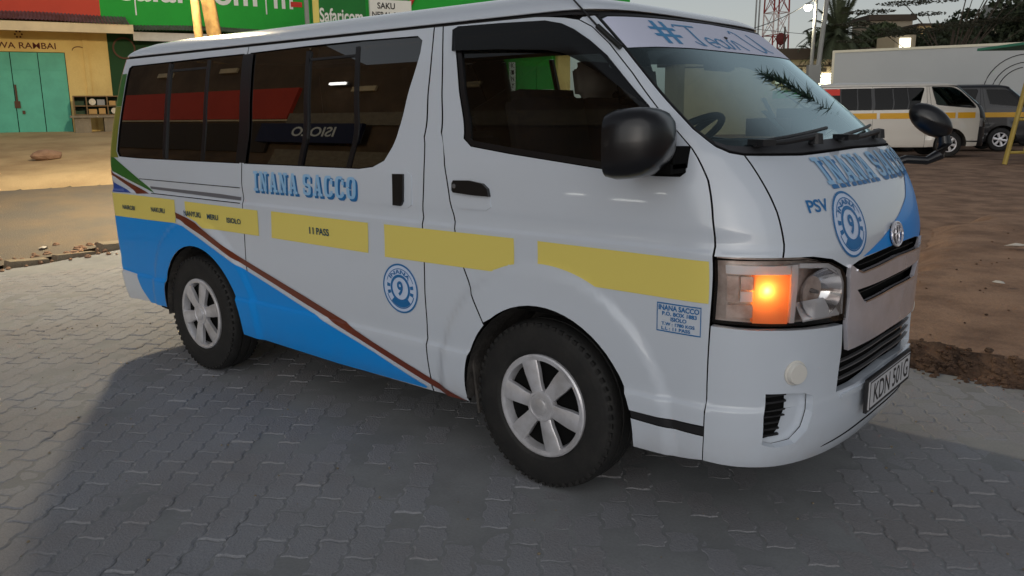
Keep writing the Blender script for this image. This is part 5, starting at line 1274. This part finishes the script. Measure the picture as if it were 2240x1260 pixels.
# ------------------------------------------------------------------ trees
def leafmat(name, c): return mat(name, c, .8, island=.75, var=.5, vscale=.8)
leafmat('leaf_dark', (.035, .050, .022)); leafmat('leaf_mid', (.055, .075, .028)); leafmat('leaf_palm', (.060, .078, .040)); leafmat('leaf_acacia', (.040, .042, .022)); mat('bark', (.07, .055, .042), .9, bump=.4)
def leaves(clumps, n, size, flat=1.0):
    """leaf quads scattered through ellipsoidal clumps: (centre, (rx,ry,rz), weight)"""
    vs = []; fs = []; wts = np.array([c[2] for c in clumps], float); wts /= wts.sum()
    idx = rng.choice(len(clumps), n, p=wts)
    d = rng.normal(size=(n, 3)); d /= np.linalg.norm(d, axis=1)[:, None]; rad = rng.uniform(.35, 1.0, n)**.6
    a = rng.normal(size=(n, 3)); a[:, 2] *= flat; a /= np.linalg.norm(a, axis=1)[:, None]; b = np.cross(a, rng.normal(size=(n, 3))); b /= np.linalg.norm(b, axis=1)[:, None]+1e-9
    sz = size*rng.uniform(.6, 1.4, n)
    for k in range(n):
        c, r_, _ = clumps[idx[k]]; p = np.array(c)+d[k]*rad[k]*np.array(r_); u = a[k]*sz[k]; v = b[k]*sz[k]*.5; i = len(vs)
        vs += [p-u, p+v, p+u, p-v]; fs.append((i, i+1, i+2, i+3))
    return vs, fs
def tree(u, D, h_, clumps, n, size, leaf, label, trunk=.14, name='tree', limbs=True, zb=None, group=None, flat=1.0):
    q = at(px(u, D), D); z = float(zt(*q)) if zb is None else zb; o = empty(name, (q[0], q[1], z), VH, label, 'tree', group)
    mb = MB(); mb.tube([(0, 0, -.2), (.05, 0, h_*.3), (-.05, .05, h_*.6), (0, 0, h_*.85)], [trunk, trunk*.85, trunk*.6, trunk*.3], 9)
    if limbs:
        for c, r_, w_ in clumps[::3]:
            s0 = (0, 0, h_*random.uniform(.35, .6)); mid = ((c[0])*.5, c[1]*.5, (s0[2]+c[2])/2+.1); mb.tube([s0, mid, (c[0], c[1], c[2]-.1)], [trunk*.26, trunk*.15, trunk*.06], 6)
    mb.build('trunk', 'bark', o, smooth=True)
    vs, fs = leaves(clumps, n, size, flat); put('crown', mesh('crown', vs, fs, leaf), o)
    return o
def rc(nc, R0, z0, z1, rr0, rr1, fl=.7):
    return [((random.uniform(-R0, R0), random.uniform(-R0, R0)*.7, random.uniform(z0, z1)), (rr:=random.uniform(rr0, rr1), rr, rr*fl), rr**2) for _ in range(nc)]
gt = 'trees beyond the parked minibuses'
tree(1880, 56, 6.4, rc(16, 2.4, 3.8, 6.3, .6, 1.2), 6500, .16, 'leaf_mid', 'rounded green bush tree right of the palm', group=gt)
tree(1955, 60, 6.2, rc(15, 2.6, 3.8, 6.0, .6, 1.2), 6000, .16, 'leaf_dark', 'low dark tree between palm and acacia', group=gt)
tree(2175, 44, 6.2, rc(26, 3.6, 3.3, 6.3, .8, 1.5), 12000, .15, 'leaf_dark', 'large dense dark tree behind the lorry', trunk=.22, group=gt)
tree(2080, 52, 6.0, rc(16, 3.2, 3.2, 5.6, .7, 1.3), 7000, .15, 'leaf_dark', 'dark tree with low crown left of the largest tree', trunk=.2, group=gt)
# flat-topped acacia reaching in from above
ac = []
for k in range(46):
    x = random.uniform(-3.6, 4.4); z = 5.0+.10*x+random.choice((0, .45, .9, 1.5, -.6))+random.uniform(-.12, .12); rr = random.uniform(.35, .85); ac.append(((x, random.uniform(-1.5, 1.5), z), (rr*1.3, rr, .07), rr**2))
tree(2075, 34, 5.0, ac, 10000, .050, 'leaf_acacia', 'flat topped acacia with layered twigs over the lorry', trunk=.16, name='acacia_tree', group=gt, flat=.3)
ac = []
for k in range(14):
    x = random.uniform(-1.5, 2.6); z = random.uniform(4.9, 6.2)+.1*x; rr = random.uniform(.5, 1.0); ac.append(((x, random.uniform(-1, 1), z), (rr*1.2, rr, .12), rr**2))
tree(2235, 31, 5.2, ac, 7000, .055, 'leaf_acacia', 'acacia branches at the top right corner', trunk=.16, name='acacia_tree', group=gt, flat=.3)
# palm
def palm(u, D, h_, label, n=34, L=2.2):
    q = at(px(u, D), D); o = empty('palm_tree', (q[0], q[1], float(zt(*q))), VH, label, 'tree'); MB().tube([(0, 0, 0), (.05, 0, h_*.5), (0, 0, h_)], [.22, .18, .17], 10).build('trunk', 'bark', o, smooth=True)
    for k in range(n):
        a = k*2.39996; el = R_(80)-R_(125)*(k/n)+random.uniform(-.1, .1); vs = []; fs = []; Lk = L*random.uniform(.85, 1.1); pts = []
        for t in np.linspace(0, 1, 12):
            rr = Lk*t; dz = rr*math.sin(el)-.55*Lk*t*t*max(.25, math.cos(el)); rh = rr*math.cos(el)*(1-.15*t); pts.append(np.array([rh*math.cos(a), rh*math.sin(a), h_+dz]))
        sidev = np.array([-math.sin(a), math.cos(a), 0])
        for i in range(1, 12):
            for sg in (-1, 1):
                for j in range(2):
                    p = pts[i-1]+(pts[i]-pts[i-1])*(j*.5); d = (pts[i]-pts[i-1]); d = d/np.linalg.norm(d); ll = .42*(1-.55*abs(i/11-.4)); tip = p+sidev*sg*ll*.8+d*ll*.55-np.array([0, 0, .10]); b0 = len(vs)
                    vs += [p-d*.055, p+d*.055, tip]; fs.append((b0, b0+1, b0+2))
        fr = put('frond', mesh('frond', vs, fs, 'leaf_palm'), o)
palm(1826, 46, 5.2, 'date palm with spread fronds behind the utility poles', 64, 2.5)
palm(1786, 54, 4.6, 'smaller palm half hidden by the utility poles', 34, 2.1)
# far buildings above the trees
fb = put('far_house', None, label='far grey house roof above the bushes', cat='house'); mat('far_wall', lin(150, 140, 122), .9); mat('far_wall2', lin(168, 146, 104), .9)
bb('wall', px(1895, 95), px(1985, 95), 95, 100, 0, 10.9, 'far_wall', fb); bb('roof', px(1888, 95), px(1990, 95), 94.6, 100.4, 10.9, 11.5, 'roof_dark', fb)
for k in range(3): bb('window', px(1904+9*k, 95)-.15, px(1904+9*k, 95)+.15, 94.94, 95.02, 10.1, 10.6, 'sign_black', fb)
f2 = put('far_house', None, label='far ochre block half hidden by the acacia', cat='house'); bb('wall', px(2000, 85), px(2105, 85), 85, 90, 0, 9.4, 'far_wall2', f2); bb('roof', px(1996, 85), px(2110, 85), 84.8, 90.2, 9.4, 9.6, 'roof_dark', f2)
f3 = put('water_tank', None, label='grey square water tank above the dark tree', cat='tank'); bb('tank', px(2155, 90), px(2190, 90), 90, 92, 10.4, 12.0, 'post_grey', f3); bb('tank_stand', px(2160, 90), px(2186, 90), 90.2, 91.8, 0, 10.4, 'far_wall', f3)
f4 = put('lit_house', None, label='small house with a lit white wall among the trees', cat='house'); bb('wall', px(1950, 41), px(1995, 41), 41, 43, 0, 4.9, 'far_wall', f4); bb('lit_window', px(1960, 41), px(1983, 41), 40.94, 41.02, 4.25, 4.75, 'lit_sign', f4)
# ------------------------------------------------------------------ what stands behind the camera and shows only in the glass
mat('brown_wall', lin(112, 92, 72), .9, var=.7, vscale=.9, col2=lin(74, 60, 48)); mat('navy', lin(26, 34, 66), .6)
ob = put('opposite_building', None, label='tall brown walled building with a red painted band across the street', cat='building')
MB().box((-24, -11.5, 3.6), (18.6, 4, 7.2)).build('wall', 'brown_wall', ob); MB().box((-9.2, -11.5, 3.2), (11, 4, 6.4)).build('wall', 'brown_wall', ob)
MB().box((-23, -9.45, 5.15), (16.6, .10, 1.15)).build('red_band', 'wall_red', ob); MB().box((-23, -9.46, 4.53), (16.6, .06, .06)).build('band_edge', 'fascia_cream', ob)
MB().box((-22.6, -9.44, 3.8), (15, .08, 1.2)).build('dark_front', 'roof_dark', ob)
MB().box((-9.2, -9.44, 4.55), (10.9, .08, .45)).build('pale_band', 'concrete', ob)
MB().box((-9.2, -9.43, 1.7), (10.9, .10, 3.3)).build('shop_fronts', 'concrete', ob)
for x in (-21.5, -18.2, -12.4, -9.4): MB().box((x, -9.45, 6.5 if x < -15 else 5.6), (.8, .06, .16)).build('vent', 'fascia_cream', ob)
for x, y, z, w_ in ((-4.9, -9.3, 1.12, .55), (-5.9, -9.3, 1.25, .30), (-4.3, -9.3, 1.55, .22), (-13.2, -9.3, 5.75, .55)):
    MB().box((x, y, z), (w_, .06, .07)).build('tube_lamp', 'lit_white', ob); MB().box((x, y-.05, z+.01), (w_+.08, .06, .10)).build('lamp_batten', 'post_grey', ob)
nb = put('roadside_board', None, label='navy board with white place name across the street', cat='sign')
MB().box((-13.4, -9.2, 3.95), (3.6, .1, .72)).build('board', 'navy', nb)
wall_text('lettering', 'ISIOLO', 'sign_white', nb, (-12.4, -9.14, 3.82), (-1, 0, 0), (0, 0, 1), 1.5, .36, .02)
for x in (-15.0, -11.8): MB().box((x, -9.30, 3.9), (.08, .20, .5)).build('bracket', 'post_grey', nb)
